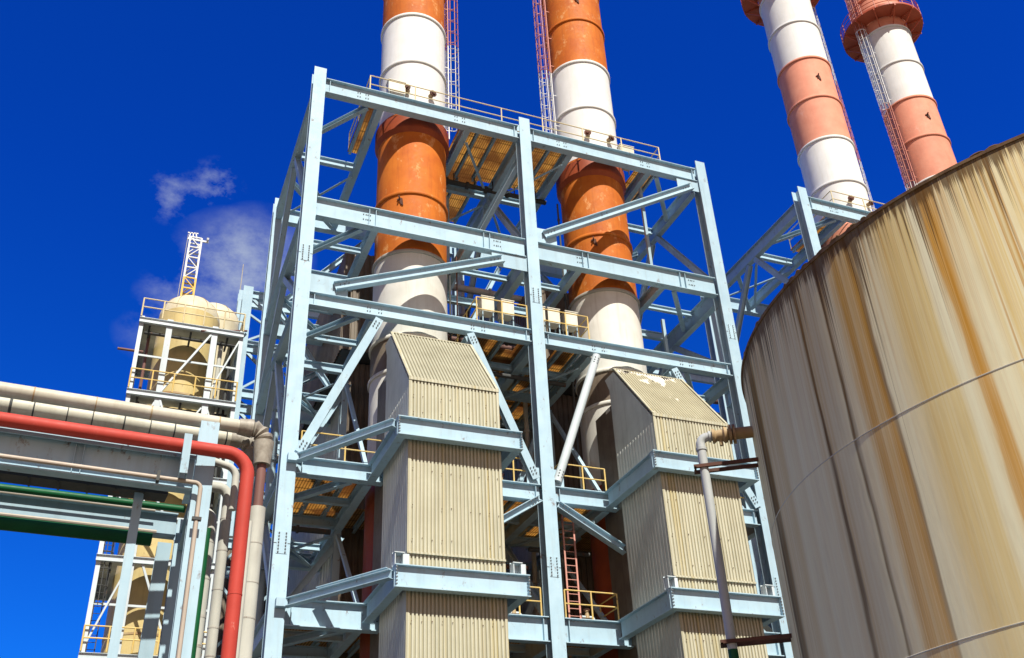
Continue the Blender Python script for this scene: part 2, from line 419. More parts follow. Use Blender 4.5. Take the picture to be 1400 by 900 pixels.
# front braces
FB = [((7.0, 35.72, 26.5), (14.9, 35.72, 29.75), .40, .34), ((17.2, 35.72, 31.75), (26.4, 35.72, 37.3), .40, .34)]
for p, q, d, w in FB:
    m = MB(); m.ibeam(p, q, d, w, up=(0, 0, 1), tf=.03, tw=.026)
    bb = MB(); dv = (Vector(q) - Vector(p)).normalized(); ud = Vector((0, -.18, 0))
    for t in (.25, .45, .65):
        for e, s in ((Vector(p), 1), (Vector(q), -1)):
            c = e + dv * (t * s) + Vector((0, -.02, .05)); bolts(bb, [c])
    m.build('brace', S, fr, extra=(bb, M['bolt']))
GP = [(5.9, 7.6, 26.13, 27.0), (14.4, 16.2, 29.4, 30.2), (16.8, 17.9, 31.33, 32.2), (25.6, 26.95, 37.15, 37.85)]
for x0, x1, z0, z1 in GP:
    m = MB(); m.box(x0, x1, 35.83, 35.86, z0, z1); m.build('gusset_plate', S, fr)
VB = [((5.98, 35.78, 18.5), (9.0, 35.78, 25.2)), ((15.95, 35.78, 18.6), (13.15, 35.78, 25.25)), ((16.95, 35.78, 18.6), (19.45, 35.78, 25.25)), ((26.9, 35.78, 18.5), (23.5, 35.78, 25.2)),
      ((16.1, 35.78, 17.75), (12.9, 35.78, 15.7)), ((16.9, 35.78, 17.55), (20.4, 35.78, 15.55)), ((6.0, 35.78, 12.9), (6.0, 35.78, 12.92))]
for k, (p, q) in enumerate(VB[:6]):
    m = MB()
    if k == 2:
        m.path([p, q], .19, 18)
    else: m.ibeam(p, q, .30, .36, up=(0, 1, 0) if k < 4 else (0, 0, 1), tf=.03, tw=.12 if k < 4 else .03)
    dv = (Vector(q) - Vector(p)).normalized()
    bb = MB()
    for t in (.22, .36, .5):
        for e, s in ((Vector(p), 1), (Vector(q), -1)):
            c = e + dv * (t * s) + Vector((0, -.16, 0))
            sd = dv.cross(Vector((0, 1, 0))) * .08
            bolts(bb, [c + sd, c - sd], .032)
    m.build('brace', M['white_steel'] if k in (2,) else S, fr, extra=(bb, M['bolt']))
for x0, x1, z0, z1 in ((5.95, 6.45, 18.42, 19.1), (15.6, 16.18, 18.42, 19.2), (16.82, 17.3, 18.42, 19.2), (26.4, 26.93, 18.42, 19.1)):
    m = MB(); m.box(x0, x1, 35.85, 35.88, z0, z1); m.build('gusset_plate', S, fr)
# column splices
for x in CX:
    for z in (28.0, 14.85):
        m = MB(); yy = YF - .31
        m.box(x-.20, x+.20, yy-.016, yy-.001, z-.42, z+.42)
        bb = MB()
        for sx in (-.13, .13):
            for k in range(7): bolts(bb, [(x+sx, yy-.016, z-.36+k*.12)], .03)
        bb.bar((x-.3, yy-.006, z-.02), (x+.3, yy-.006, z-.02), .012, .018)
        m.build('splice_plate', S, fr, extra=(bb, M['bolt']))
# floor girders (run back), mid beams (run across) and horizontal corner braces at each level
for lv in (1, 2, 3, 4, 5):
    zt, dp, wd = LV[lv]
    for x in (8.85, 13.5, 19.35, 24.1):
        d = .62 if lv in (1, 2) else .5; zz = zt - .12 - d/2
        if lv in (3, 4, 5): zz = zt - .5
        m = MB(); m.ibeam((x, YF+.2, zz), (x, 41.8 if lv == 2 else YB-.2, zz), d, .34); m.build('floor_girder', S, fr)
    for x0, x1 in ((5.9, 8.7), (13.66, 16.3), (16.7, 19.2), (24.26, 27.05)):
        zz = zt - .40
        m = MB(); m.ibeam((x0, 41.35, zz), (x1, 41.35, zz), .42, .26); m.build('mid_beam', S, fr)
    for (xa, ya, xb, yb) in ((5.75, 39.6, 8.2, 36.3), (27.1, 39.6, 24.6, 36.3), (5.75, 43.2, 8.7, 46.4), (27.1, 43.2, 24.3, 46.4)):
        zz = zt - dp + .18
        m = MB(); m.ibeam((xa, ya, zz), (xb, yb, zz), .26, .24, tf=.022, tw=.02); m.build('corner_brace', S, fr)
# sway braces under the floors
for lv in (1, 3, 4):
    zt = LV[lv][0] - .95
    for (xa, ya, xb, yb) in ((13.6, 37, 16.3, 41), (16.7, 41, 19.2, 37), (13.6, 45.5, 16.3, 41.6), (16.7, 41.6, 19.2, 45.5), (6, 41.6, 8.7, 45.9), (6, 45.9, 8.7, 41.6)):
        m = MB(); m.angle((xa, ya, zt), (xb, yb, zt), .14); m.build('sway_brace', S, fr)
for x, y0, z0, z1 in ((24.1, 37.3, 31.2, 37.8), (24.9, 41.4, 31.2, 37.8), (14.1, 41.4, 31.2, 37.8), (25.1, 38.5, 26.2, 30), (24.9, 42.5, 26.2, 30)):
    m = MB(); m.bar((x, y0, z0), (x, y0, z1), .16, .16, up=(0, 1, 0)); m.build('hanger', M['steel2'], fr)
for p, q in (((16.5, 36.4, 37.2), (13.9, 41.2, 31.2)), ((13.6, 46.6, 37.6), (16.3, 46.6, 32)), ((19.2, 46.6, 37.6), (16.7, 46.6, 32)), ((6, 46.6, 32), (10.8, 46.6, 37.6)), ((27, 46.6, 32), (22, 46.6, 37.6)),
             ((6, 46.6, 26.5), (10.8, 46.6, 30)), ((27, 46.6, 26.5), (22, 46.6, 30)), ((6, 46.6, 19), (10.8, 46.6, 25)), ((27, 46.6, 19), (22, 46.6, 25)), ((6, 46.6, 13), (10.8, 46.6, 17.5)), ((27, 46.6, 13), (22, 46.6, 17.5))):
    m = MB(); m.ibeam(p, q, .3, .3, tf=.025, tw=.022); m.build('brace', S, fr)
for lv in (2, 3, 4, 5):
    zt = LV[lv][0] - .5
    for yy in (38.6, 44.2):
        for x0, x1 in ((5.9, 8.7), (13.66, 16.3), (16.7, 19.2), (24.26, 27.05)):
            m = MB(); m.ibeam((x0, yy, zt-.02), (x1, yy, zt-.02), .3, .2); m.build('mid_beam', S, fr)
for x in (8.85, 13.5, 19.35, 24.1):
    m = MB(); m.ibeam((x, 41.35, 5), (x, 41.35, 25.1), .34, .3, up=(0, 1, 0)); m.build('inner_post', S, fr)
    for za, zb in ((12.6, 17.4), (18.6, 25)):
        m = MB(); m.bar((x, 36.5, za), (x, 41.2, zb), .16, .16); m.build('brace', S, fr)
for (xa, xb) in ((9.05, 5.9), (13.7, 16.3), (19.15, 16.7), (24.3, 27.0)):
    for za, zb in ((12.9, 17.4), (18.7, 25.0)):
        m = MB(); m.ibeam((xa, 41.35, zb), (xb, 41.35, za), .26, .24, tf=.022, tw=.02); m.build('brace', S, fr)
for (xa, xb, za, zb) in ((13.7, 16.25, 26.4, 30.4), (19.1, 16.75, 26.4, 30.4), (8.7, 5.9, 26.4, 30.4), (24.3, 27, 26.4, 30.4)):
    m = MB(); m.ibeam((xa, 44.4, za), (xb, 44.4, zb), .26, .24, tf=.022, tw=.02); m.build('brace', S, fr)
# belts round the two ducts: support girder in front, returns to the frame, tie bars, lugs
DUX = (9.27, 12.85)
for dx in (0, 10.4):
    for zt, dp in ((18.4, .74), (12.88, .78)):
        xa, xb = 8.72 + dx, 13.55 + dx
        m = MB(); m.ibeam((xa, 31.5, zt-dp/2), (xb, 31.5, zt-dp/2), dp, .36)
        for xe in (xa+.03, xb-.03): m.box(xe-.012, xe+.012, 31.34, 31.66, zt-dp+.036, zt-.036)
        bb = MB()
        for xe in (xa+.05, xb-.05):
            for k in range(6): bolts(bb, [(xe, 31.34, zt-dp+.1+k*(dp-.2)/5)], .034)
        m.build('support_girder', S, fr, extra=(bb, M['bolt']))
        for xe in (xa + .18, xb - .18):
            m = MB(); m.ibeam((xe, 31.70, zt-dp/2-.01), (xe, 35.70, zt-dp/2-.01), dp-.03, .34); m.build('support_girder', S, fr)
        if zt < 15:
            for xe in (xa - .02, xb - .58):
                m = MB(); m.box(xe, xe+.6, 31.72, 31.75, zt+.002, zt+.5); m.box(xe+.02, xe+.05, 31.45, 31.71, zt+.002, zt+.42); m.box(xe+.3, xe+.33, 31.45, 31.71, zt+.002, zt+.42)
                m.box(xe, xe+.36, 31.42, 31.73, zt+.42, zt+.45)
                m.build('support_lug', M['white_steel'], fr)
for zt in (18.2, 12.6):
    m = MB(); m.ibeam((5.9, 35.6, zt), (8.66, 31.62, zt), .30, .28, tf=.025, tw=.022); m.box(5.55, 5.95, 35.4, 35.68, zt-.16, zt+.14); m.build('tie_bar', S, fr)
m = MB(); m.ibeam((7.05, 35.62, 13.1), (8.9, 32.9, 13.1), .30, .28, tf=.025, tw=.022); m.build('tie_bar', S, fr)

# ------------------------------------------------------------------ floors of grating
SX = (11.15, 21.6); SY = 38.4; SR = 1.77
def platform(name, z, rects, joists, label, group='grating floors in the steel frames'):
    root = thing(name, (rects[0][0], rects[0][2], z), label, 'platform', group)
    for x0, x1, y0, y1 in rects:
        m = MB(); m.box(x0, x1, y0, y1, z, z+.035); m.build('grating_panel', M['grating'], root)
    for x, y0, y1 in joists:
        m = MB(); m.ibeam((x, y0, z-.13), (x, y1, z-.13), .24, .14, tf=.016, tw=.014); m.build('joist', M['steel2'], root)
    return root
def rects_round(x0, x1, y0, y1, r=2.15):
    out = []; xs = x0
    for sx in SX:
        if sx - r > x1 or sx + r < x0: continue
        out.append((xs, sx - r, y0, y1)); out.append((sx - r + .004, sx + r - .004, SY + r, y1))
        xs = sx + r
    out.append((xs, x1, y0, y1)); return out
def J(xs, y0, y1): return [(x, y0, y1) for x in xs]
plats = []
plats.append((platform('grating_platform', 38.84, [(8.2, 9.0, 36.25, 40.7), (13.3, 19.45, 36.25, 40.7), (13.3, 15.7, 40.71, 44.7), (23.75, 25.0, 36.25, 40.7)], J((8.3, 14.3, 15.3, 17.5, 18.4, 24.9), 36.3, 40.6) + J((13.4, 14.5, 15.6), 40.75, 44.6), 'topmost sunlit grating floor round the orange stacks of the central frame'),
              'grating floor at the top of the right-hand steel frame'))
plats.append((platform('grating_platform', 26.14, [(13.7, 15.2, 36.25, 45.5), (16.1, 17.3, 36.25, 45.5), (18.0, 19.2, 36.25, 45.5), (15.21, 16.09, 37.9, 40), (15.21, 16.09, 41.2, 45.5), (17.31, 17.99, 38.5, 45.5)], J((13.8, 15.2, 17.3, 18.2, 19.1), 36.3, 45.4), 'short grating floor with open hatches between the two cream stack bases'),
              'short grating floor at mid height of the right-hand frame'))
plats.append((platform('grating_platform', 18.44, rects_round(5.95, 27.0, 36.25, 42.9), J((7.2, 8.2, 9.9, 12.5, 14.6, 15.6, 17.5, 18.4, 20.3, 22.9, 25.2, 26.2), 40.7, 42.8) + J((7.2, 8.2, 14.6, 15.6, 17.5, 18.4, 25.2, 26.2), 36.3, 40.6), 'golden grating floor level with the upper belt girders of the ducts'),
              'grating floor level with the upper belt of the right-hand frame'))
plats.append((platform('grating_platform', 12.9, rects_round(5.95, 27.0, 36.25, 42.9), J((7.2, 8.2, 9.9, 12.5, 14.6, 15.6, 17.5, 18.4, 20.3, 22.9, 25.2, 26.2), 40.7, 42.8), 'lowest grating floor level with the lower belt girders of the ducts'),
              'lowest grating floor of the right-hand steel frame'))

# ------------------------------------------------------------------ guardrails
def rail(pts, z, label, h=1.15, posts=1.6, mat='yellow', r=.03, name='guardrail', group='guardrails along the floors', kick=False):
    pts = [Vector((p[0], p[1], z)) for p in pts]
    root = thing(name, tuple(pts[0]), label, 'railing', group)
    for hh, nm in ((h, 'top_rail'), (h * .52, 'mid_rail')):
        m = MB()
        for a, b in zip(pts, pts[1:]): m.tube(a + Vector((0, 0, hh)), b + Vector((0, 0, hh)), r, 8)
        m.build(nm, M[mat], root)
    if kick:
        m = MB()
        for a, b in zip(pts, pts[1:]): m.bar(a + Vector((0, 0, .07)), b + Vector((0, 0, .07)), .012, .14)
        m.build('toe_board', M[mat], root)
    done = []
    for a, b in zip(pts, pts[1:]):
        n = max(1, round((b - a).length / posts))
        for i in range(n + 1):
            p = a.lerp(b, i / n)
            if any((p - q).length < .1 for q in done): continue
            done.append(p); m = MB(); m.tube(p, p + Vector((0, 0, h)), r * 1.15, 8); m.build('post', M[mat], root)
    return root
rails = [
 (rail([(8.25, 40.6), (8.25, 36.15), (24.95, 36.15), (24.95, 40.6)], 38.88, 'pale yellow guardrail round the top floor below the white stack sections', h=1.25, posts=2.3, mat='pale_yellow'), 'pale yellow guardrail on top of the right-hand steel frame'),
 (rail([(13.6, 44), (13.6, 35.95), (16.1, 35.95)], 26.18, 'yellow guardrail left of the middle column in front of white boxes', h=1.3, posts=1.4), None),
 (rail([(16.9, 35.95), (19.25, 35.95), (19.25, 38)], 26.18, 'yellow guardrail right of the middle column in front of white boxes', h=1.3, posts=1.2), None),
 (rail([(6.1, 35.95), (9.6, 35.95)], 18.42, 'yellow guardrail beside the left duct under its sloping hood', posts=1.9), None),
 (rail([(14.2, 35.95), (15.9, 35.95)], 18.42, 'short yellow guardrail between the left duct and the middle column', posts=1.0), None),
 (rail([(17.2, 38), (17.2, 35.95), (19.35, 35.95)], 18.42, 'yellow guardrail right of the middle column above the ladder', posts=1.25), None),
 (rail([(14.1, 35.95), (15.95, 35.95)], 12.88, 'short yellow guardrail at the lowest belt left of the middle column', posts=.9), None),
 (rail([(17.0, 35.95), (19.35, 35.95), (19.35, 37.5)], 12.88, 'yellow guardrail beside the foot of the faded red ladder', posts=1.2), None),
 (rail([(24.6, 35.95), (26.8, 35.95)], 18.42, 'yellow guardrail glimpsed between the right duct and the rusty tank', posts=1.1), None)]

# ------------------------------------------------------------------ smokestacks
RZ0 = [42.62, 46.27, 49.92, 53.57, 57.22, 60.87, 64.52, 68.17]
def ladder_bars(rails_, rungs, p, out_dir, z0, z1, w=.42):
    o = Vector((*out_dir, 0)); t = Vector((-o.y, o.x, 0)); p = Vector((*p, 0))
    for s in (-1, 1): rails_.bar(p + t * (s*w/2) + Vector((0,0,z0)), p + t * (s*w/2) + Vector((0,0,z1)), .05, .05, up=tuple(o))
    z = z0 + .2
    while z < z1:
        rungs.tube(p - t * (w/2) + Vector((0,0,z)), p + t * (w/2) + Vector((0,0,z)), .016, 5); z += .32
def cage(mb, p, out_dir, z0, z1, r=.37, step=.95):
    o = Vector((*out_dir, 0)); a = math.atan2(o.y, o.x)
    c = Vector((*p, 0)) + o * .33
    z = z0
    while z <= z1:
        mb.torus((c.x, c.y, z), r, .025, 14, 5, a - 2.45, a + 2.45); z += step
    for k in range(-3, 4):
        an = a + k * .72; q = c + Vector((math.cos(an), math.sin(an), 0)) * r
        mb.bar(q + Vector((0,0,z0)), q + Vector((0,0,z1)), .035, .02, up=(math.cos(an), math.sin(an), 0))

def smokestack(x, label, hue, lad, group='smokestacks', drop=0.):
    RZ = [q - drop for q in RZ0]
    root = thing('smokestack', (x, SY, 0), label, 'smokestack', group)
    c = (x, SY); hot = M[hue]
    def sec(z0, z1, mat, name='shell_section', r=SR):
        m = MB(); m.lathe([(r-.05, z0), (r, z0), (r, z1), (r-.05, z1)], c, 72); return m.build(name, mat, root)
    sec(0, 19.6, M['rusty'])
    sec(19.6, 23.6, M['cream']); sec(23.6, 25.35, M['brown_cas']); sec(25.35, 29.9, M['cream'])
    sec(29.9, 33.5, hot); sec(33.5, 37.6, hot)
    m = MB(); m.lathe([(SR, 37.5), (SR+.17, 37.75), (SR+.17, 38.6), (SR, 38.75)], c, 72); m.build('collar', M['rusty'] if hue == 'orange' else hot, root)  # dark red on orange stacks stands in for orange in shade
    sec(37.6, 38.9, hot)
    zs = [38.9] + RZ
    for k in range(len(zs) - 1):
        z = (zs[k] + zs[k+1]) / 2
        wht = z + drop < 46.2 or 53.5 < z + drop < 60.8
        sec(zs[k], zs[k+1], M['white'] if wht else hot)
    for z, mt in ((33.5, hot), (29.95, M['ring_dark']), (25.35, M['cream']), (23.6, M['cream'])) + tuple((q, M['white'] if round(q + drop, 2) in (42.62, 46.27, 57.22, 60.87) else hot) for q in RZ):
        m = MB(); m.lathe([(SR-.01, z-.085), (SR+.07, z-.085), (SR+.09, z-.05), (SR+.09, z+.05), (SR+.07, z+.085), (SR-.01, z+.085)], c, 72); m.build('flange_ring', mt, root)
    # small lifting lugs and ports
    for z, an in ((51.6 - drop, -108), (33.0, -124)):
        a = R(an); d = Vector((math.cos(a), math.sin(a), 0)); p = Vector((x, SY, z)) + d * SR
        m = MB(); t = Vector((-d.y, d.x, 0))
        m.prism([(-.16,-.30),(-.05,-.22),(.04,.02),(.16,.10),(.02,.20),(-.12,.12)], p - d*.02, p + d*.06, (0,0,1)); m.bar(p + d*.0 + Vector((0,0,.1)), p + d*.22 + Vector((0,0,.16)), .05, .12); m.build('lifting_lug', M['rust_iron'], root)
    for z, an in ((40.35, -115), (40.25, -75)):
        a = R(an); d = Vector((math.cos(a), math.sin(a), 0)); p = Vector((x, SY, z)) + d * (SR - .02)
        m = MB(); m.path([p, p + d*.28], .13, 14)
        pt = m.build('sampling_port', M['valve'], root)
        m = MB(); m.path([p + d*.28, p + d*.34], .2, 14); m.path([p + d*.34, p + d*.4], .1, 10); m.build('port_flange', M['rust_iron'], pt)
    # caged ladder on the inner side
    o = (lad, 0); p = (x + lad * (SR + .22), SY - .02)
    for z0, z1, mr, mc in ((39.0, 46.2 - drop, 'cage_white', 'cage_white'), (46.25 - drop, 53.5 - drop, 'cage_red', 'cage_red'), (53.55 - drop, 61.2 - drop, 'cage_white', 'cage_white'), (61.25 - drop, 66, 'cage_red', 'cage_red')):
        rl = MB(); ladder_bars(rl, rl, p, o, z0, z1)
        z = z0 + .6
        while z < z1: rl.bar((x + lad*(SR-.03), SY-.22, z), (p[0], SY-.22, z), .04, .04); rl.bar((x + lad*(SR-.03), SY+.18, z), (p[0], SY+.18, z), .04, .04); z += 2.4
        lo = rl.build('ladder', M[mr], root)
        cg = MB(); cage(cg, p, o, max(z0, 40.2), z1); cg.build('cage', M[mc], lo)
    if True:
        # working gallery round the stack
        zg = 61.9 - drop; ro = 2.95
        gl = MB(); gl.lathe([(SR+.02, zg), (ro, zg), (ro, zg+.06), (SR+.02, zg+.06), (SR+.02, zg)], c, 48)
        for k in range(12):
            a = 2*PI*k/12 + .13; d = Vector((math.cos(a), math.sin(a), 0)); q = Vector((x, SY, 0))
            gl.bar(q + d*SR + Vector((0,0,zg-.07)), q + d*ro + Vector((0,0,zg-.07)), .08, .14)
            gl.bar(q + d*SR + Vector((0,0,zg-1.0)), q + d*(ro-.15) + Vector((0,0,zg-.1)), .07, .07)
        ga = gl.build('gallery', M['gallery'], root)
        rl = MB()
        for zz in (.4, .78, 1.15): rl.torus((x, SY, zg+zz), ro, .028, 48, 6)
        rl.lathe([(ro-.01, zg+.02), (ro+.01, zg+.02), (ro+.01, zg+.2), (ro-.01, zg+.2)], c, 48)
        for k in range(18):
            a = 2*PI*k/18; q = Vector((x + ro*math.cos(a), SY + ro*math.sin(a), zg)); rl.tube(q, q + Vector((0,0,1.15)), .03, 6)
        rl.build('gallery_rail', M['gallery'], ga)
    return root
smokestack(SX[0], 'orange and white smokestack nearest the left, with a caged ladder on its right', 'orange', 1)
smokestack(SX[1], 'orange and white smokestack right of the middle column, with a caged ladder on its left', 'orange', -1)
smokestack(SX[0] + UNIT - .15, 'salmon pink and white smokestack rising beside the blue column left of the tank rim', 'pink', 1, drop=.55)
smokestack(SX[1] + UNIT - 1.5, 'farthest right salmon pink and white smokestack rising behind the tank rim, red gallery in view', 'pink', -1, drop=1.25)

# ------------------------------------------------------------------ ducts with corrugated cladding
def duct(x, label, top_mat):
    x0, x1 = DUX[0] + x, DUX[1] + x; YD = 31.9; YR = 35.35; ZH = 20.35; YT, ZT = 34.75, 24.0
    root = thing('corrugated_duct', (x0, YD, 0), label, 'duct', 'corrugated ducts')
    # inner casing that closes the body, set just behind the ribbed sheets
    m = MB(); e = .09
    prof = [(YD+e, .02), (YR-.03, .02), (YR-.03, 23.2), (YT+.9, ZT-.1), (YT+.06, ZT-.10), (YD+e, ZH-.07)]
    n = len(prof)
    m.add([(x0+.01, y, z) for y, z in prof] + [(x1-.01, y, z) for y, z in prof], [(i, (i+1)%n, n+(i+1)%n, n+i) for i in range(n)] + [tuple(range(n)), tuple(range(2*n-1, n-1, -1))])
    m.build('casing', M['grey_cas'], root, smooth=0)
    for z0, z1 in ((.05, 13.47), (13.50, ZH)):
        m = MB(); m.corr((x0, YD+.03, z0), (x1-x0, 0, 0), (0, 0, z1-z0), (0, -1, 0), amp=.042)
        rv = MB()                                           # rivet heads in rows on the sheet
        for zz in (19.6, 18.9, 16.6, 15.2, 14.0, 11.2, 9.5):
            if z0 < zz < z1:
                for k in range(10):
                    if random.random() < .75: bolts(rv, [(x0+.17+k*.36, YD-.021, zz+random.uniform(-.05,.05))], .016)
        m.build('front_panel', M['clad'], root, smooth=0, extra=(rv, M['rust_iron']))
    d = Vector((0, YT-YD, ZT-ZH)); nr = Vector((0, -d.z, d.y))
    m = MB(); m.corr((x0, YD+.02, ZH), (x1-x0, 0, 0), tuple(d), tuple(nr), amp=.042); m.build('hood_panel', top_mat, root, smooth=0)
    for xs, sg in ((x0, -1), (x1, 1)):
        m = MB(); m.corr((xs, YD+.05, .05), (0, YR-YD-.1, 0), (0, 0, ZH-.4), (sg, 0, 0), pitch=.24, amp=.018); m.build('side_panel', M['grey_cas'], root, smooth=0)
    m = MB()                                                # corner and eave flashings
    for xs in (x0-.015, x1-.10+.015): m.box(xs, xs+.10, YD-.028, YD+.03, .05, ZH)
    for xs in (x0-.02, x1-.09):
        a = Vector((xs+.055, YD+.02, ZH)); m.bar(a + nr.normalized()*.05, a + d + nr.normalized()*.05, .11, .05, up=tuple(nr))
    m.box(x0-.02, x1+.02, YD-.05, YD-.025, ZH-.10, ZH+.03)
    m.box(x0-.02, x1+.02, YD-.085, YD-.022, 13.46, 13.53)
    m.bar((x0, YT+.04, ZT+.03), (x1, YT+.04, ZT+.03), .16, .05)
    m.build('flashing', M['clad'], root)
    # transition into the stack
    m = MB(); m.box(x0+.15, x1-.15, YR-.05, SY-1.2, 3, 22.6); m.build('transition', M['brown_cas'], root)
    return root
duct(0, 'left cream corrugated duct with a clean sloping hood, in front of the left orange stack', M['hood'])
duct(10.4, 'right cream corrugated duct with a peeling sloping hood, next to the rusty tank', M['peel'])
# stiffener columns standing between stack and duct
for k, x in enumerate((9.6, 20.0)):
    m = MB(); m.ibeam((x, 35.9, 0), (x, 35.9, 22.4), .3, .28, up=(0, 1, 0)); m.box(x-.2, x+.2, 35.7, 36.1, 22.4, 22.55)
    tag(m.build('support_post', M['cream'], loc=(x, 35.9, 0)), ('cream steel post between the left duct and its stack', 'cream steel post between the peeling duct and its stack')[k], 'post', 'posts behind the ducts')

# ------------------------------------------------------------------ boiler casings behind
def casing(x, label, group='boiler casings'):
    root = thing('boiler_casing', (9.2 + x, 42, 0), label, 'boiler casing', group)
    xa, xb, ya, yb = 9.3 + x, 13.1 + x, 42.9, 60
    m = MB(); m.box(xa+.03, xb-.03, ya+.03, yb, 0, 27.1); m.build('body', M['dark'], root, smooth=0)
    m = MB(); m.corr((xa, ya, 0), (xb-xa, 0, 0), (0, 0, 27.1), (0, -1, 0), pitch=.3, amp=.05); m.build('front_sheet', M['brown_cas'], root, smooth=0)
    m = MB(); m.corr((xa, ya, 0), (0, yb-ya, 0), (0, 0, 27.1), (-1, 0, 0), pitch=.6, amp=.02); m.build('side_sheet', M['grey_cas'], root, smooth=0)
    m = MB(); m.box(8.75+x, 13.6+x, 41.9, 59, 27.2, 33.1); m.build('upper_body', M['dark'], root, smooth=0)
    m = MB(); m.corr((8.7+x, 41.85, 27.2), (4.95, 0, 0), (0, 0, 5.9), (0, -1, 0), pitch=.3, amp=.05)
    m.corr((8.7+x, 41.9, 27.2), (0, 17.1, 0), (0, 0, 5.9), (-1, 0, 0), pitch=.3, amp=.05); m.build('upper_sheet', M['brown_cas'], root, smooth=0)
    return root
casing(0, 'dark brown corrugated boiler casing behind the left stack')
casing(10.4, 'dark brown corrugated boiler casing behind the right-hand orange stack')

# boiler house far back closing the lower storeys
def boiler_house(x, label):
    root = thing('boiler_house', (16.5 + x, 62, 0), label, 'building', 'boiler houses')
    m = MB(); m.box(6+x, 27+x, 61, 80, 0, 24); m.build('wall', M['dark'], root, smooth=0)
    m = MB(); m.corr((6+x, 60.95, 0), (21, 0, 0), (0, 0, 24), (0, -1, 0), pitch=.6, amp=.06); m.build('wall_sheet', M['brown_cas'], root, smooth=0)
    m = MB(); m.box(5.7+x, 27.3+x, 60.7, 80.3, 24, 24.3); m.build('roof', M['dark'], root, smooth=0)
    return root
boiler_house(0, 'dark boiler house closing the lower storeys behind the central frame')
boiler_house(UNIT, 'dark boiler house behind the right-hand frame and the tank')

# rear frame
def rear_frame(x, label):
    root = thing('rear_frame', (16.5 + x, 52, 0), label, 'steel frame', 'rear steel frames')
    for yy, zt in ((58, 40.2), (66, 39.0)):
        for xx in (5.2, 16.5, 27.8):
            m = MB(); m.ibeam((xx+x, yy, 0), (xx+x, yy, zt), .55, .55, up=(0, 1, 0), tf=.04); m.build('column', M['steel'], root)
    for z in (39.4, 36.2, 32.6, 29.3, 25.8, 21, 16):
        for a, b in ((5.5, 16.2), (16.8, 27.5)):
            m = MB(); m.ibeam((a+x, 58, z), (b+x, 58, z), .6, .3); m.build('beam', M['steel'], root)
        for xx in (5.2, 27.8):
            m = MB(); m.ibeam((xx+x, 58.3, z-.1), (xx+x, 65.7, z-.1), .5, .3); m.build('side_beam', M['steel'], root)
    zs = [39.1, 36.2, 32.6, 29.3, 25.8, 21, 16]
    for k in range(6):
        for xx in (5.2, 27.8):
            a, b = ((58.4, 62), (62, 65.6))[k % 2]
            m = MB(); m.ibeam((xx+x, a, zs[k]), (xx+x, b, zs[k+1]), .24, .24, up=(1,0,0), tf=.02, tw=.02); m.build('brace', M['steel'], root)
            m = MB(); m.ibeam((xx+x, 65.6 if k % 2 == 0 else 58.4, zs[k]), (xx+x, 62, zs[k+1]), .24, .24, up=(1,0,0), tf=.02, tw=.02); m.build('brace', M['steel'], root)
        for a, b in ((5.6, 9.3), (9.3, 5.6), (23.7, 27.4), (27.4, 23.7)):
            m = MB(); m.bar((a+x, 58.2, zs[k]-.3), (b+x, 58.2, zs[k+1]+.3), .14, .14); m.build('brace', M['steel2'], root)
    m = MB(); m.tube((5.0+x, 57.9, 40.2), (5.0+x, 57.9, 42.4), .035, 6); m.build('lightning_rod', M['ring_dark'], root)
    return root
rear_frame(0, 'pale blue frame far behind the central frame, a thin rod on its left corner')
rear_frame(UNIT, 'pale blue frame far behind the right-hand frame, above the tank edge')

# second unit: copies of frame, floors, one guardrail
f2 = dup(fr, UNIT, label='pale blue steel frame on the right, hidden by the rusty tank, under pink stacks')
for p, lab in plats: dup(p, UNIT, label=lab)
for r_, lab in rails:
    if lab: dup(r_, UNIT, label=lab)

# ------------------------------------------------------------------ small equipment on the floors
def cabinet(x, y, z, w, d, h, label, stand=.35, name='equipment_cabinet', lean=0, group='cabinets on the floors'):
    root = thing(name, (x, y, z), label, 'cabinet', group)
    m = MB(); m.box(x-w/2, x+w/2, y-d/2, y+d/2, z+stand, z+stand+h); m.build('body', M['box_white'], root)
    m = MB(); m.box(x-w/2-.03, x+w/2+.03, y-d/2-.03, y+d/2+.03, z+stand+h+.002, z+stand+h+.04); m.build('lid', M['box_white'], root)
    m = MB(); m.box(x-w/2+.05, x+w/2-.05, y-d/2-.018, y-d/2-.002, z+stand+.06, z+stand+h-.06); m.build('door', M['box_white'], root)
    m = MB()
    for sx in (-1, 1):
        for sy in (-1, 1): m.box(x+sx*(w/2-.05)-.025, x+sx*(w/2-.05)+.025, y+sy*(d/2-.05)-.025, y+sy*(d/2-.05)+.025, z, z+stand-.002)
    m.build('stand', M['steel2'], root)
    return root
BX = [(14.35, 'leftmost of the white boxes behind the yellow rail at mid height'), (15.35, 'white box just left of the middle column behind the yellow rail'), (16.95, 'white box just right of the middle column behind the yellow rail'),
      (17.72, 'second white box right of the middle column behind the yellow rail'), (18.65, 'rightmost of the white boxes behind the yellow rail at mid height')]
for x, lab in BX: cabinet(x, 36.7, 26.18, .62, .55, .8, lab, stand=.95, group='white boxes on the mid floor')
cabinet(23.3, 37.2, 38.88, .85, .8, 1.15, 'white analyser cabinet on the top floor right of the second stack', stand=.3, group='cabinets on the top floor')
cabinet(9.75, 36.75, 38.88, .9, .5, .8, 'white cabinet on the top floor at the foot of the left stack', stand=.9, group='cabinets on the top floor')
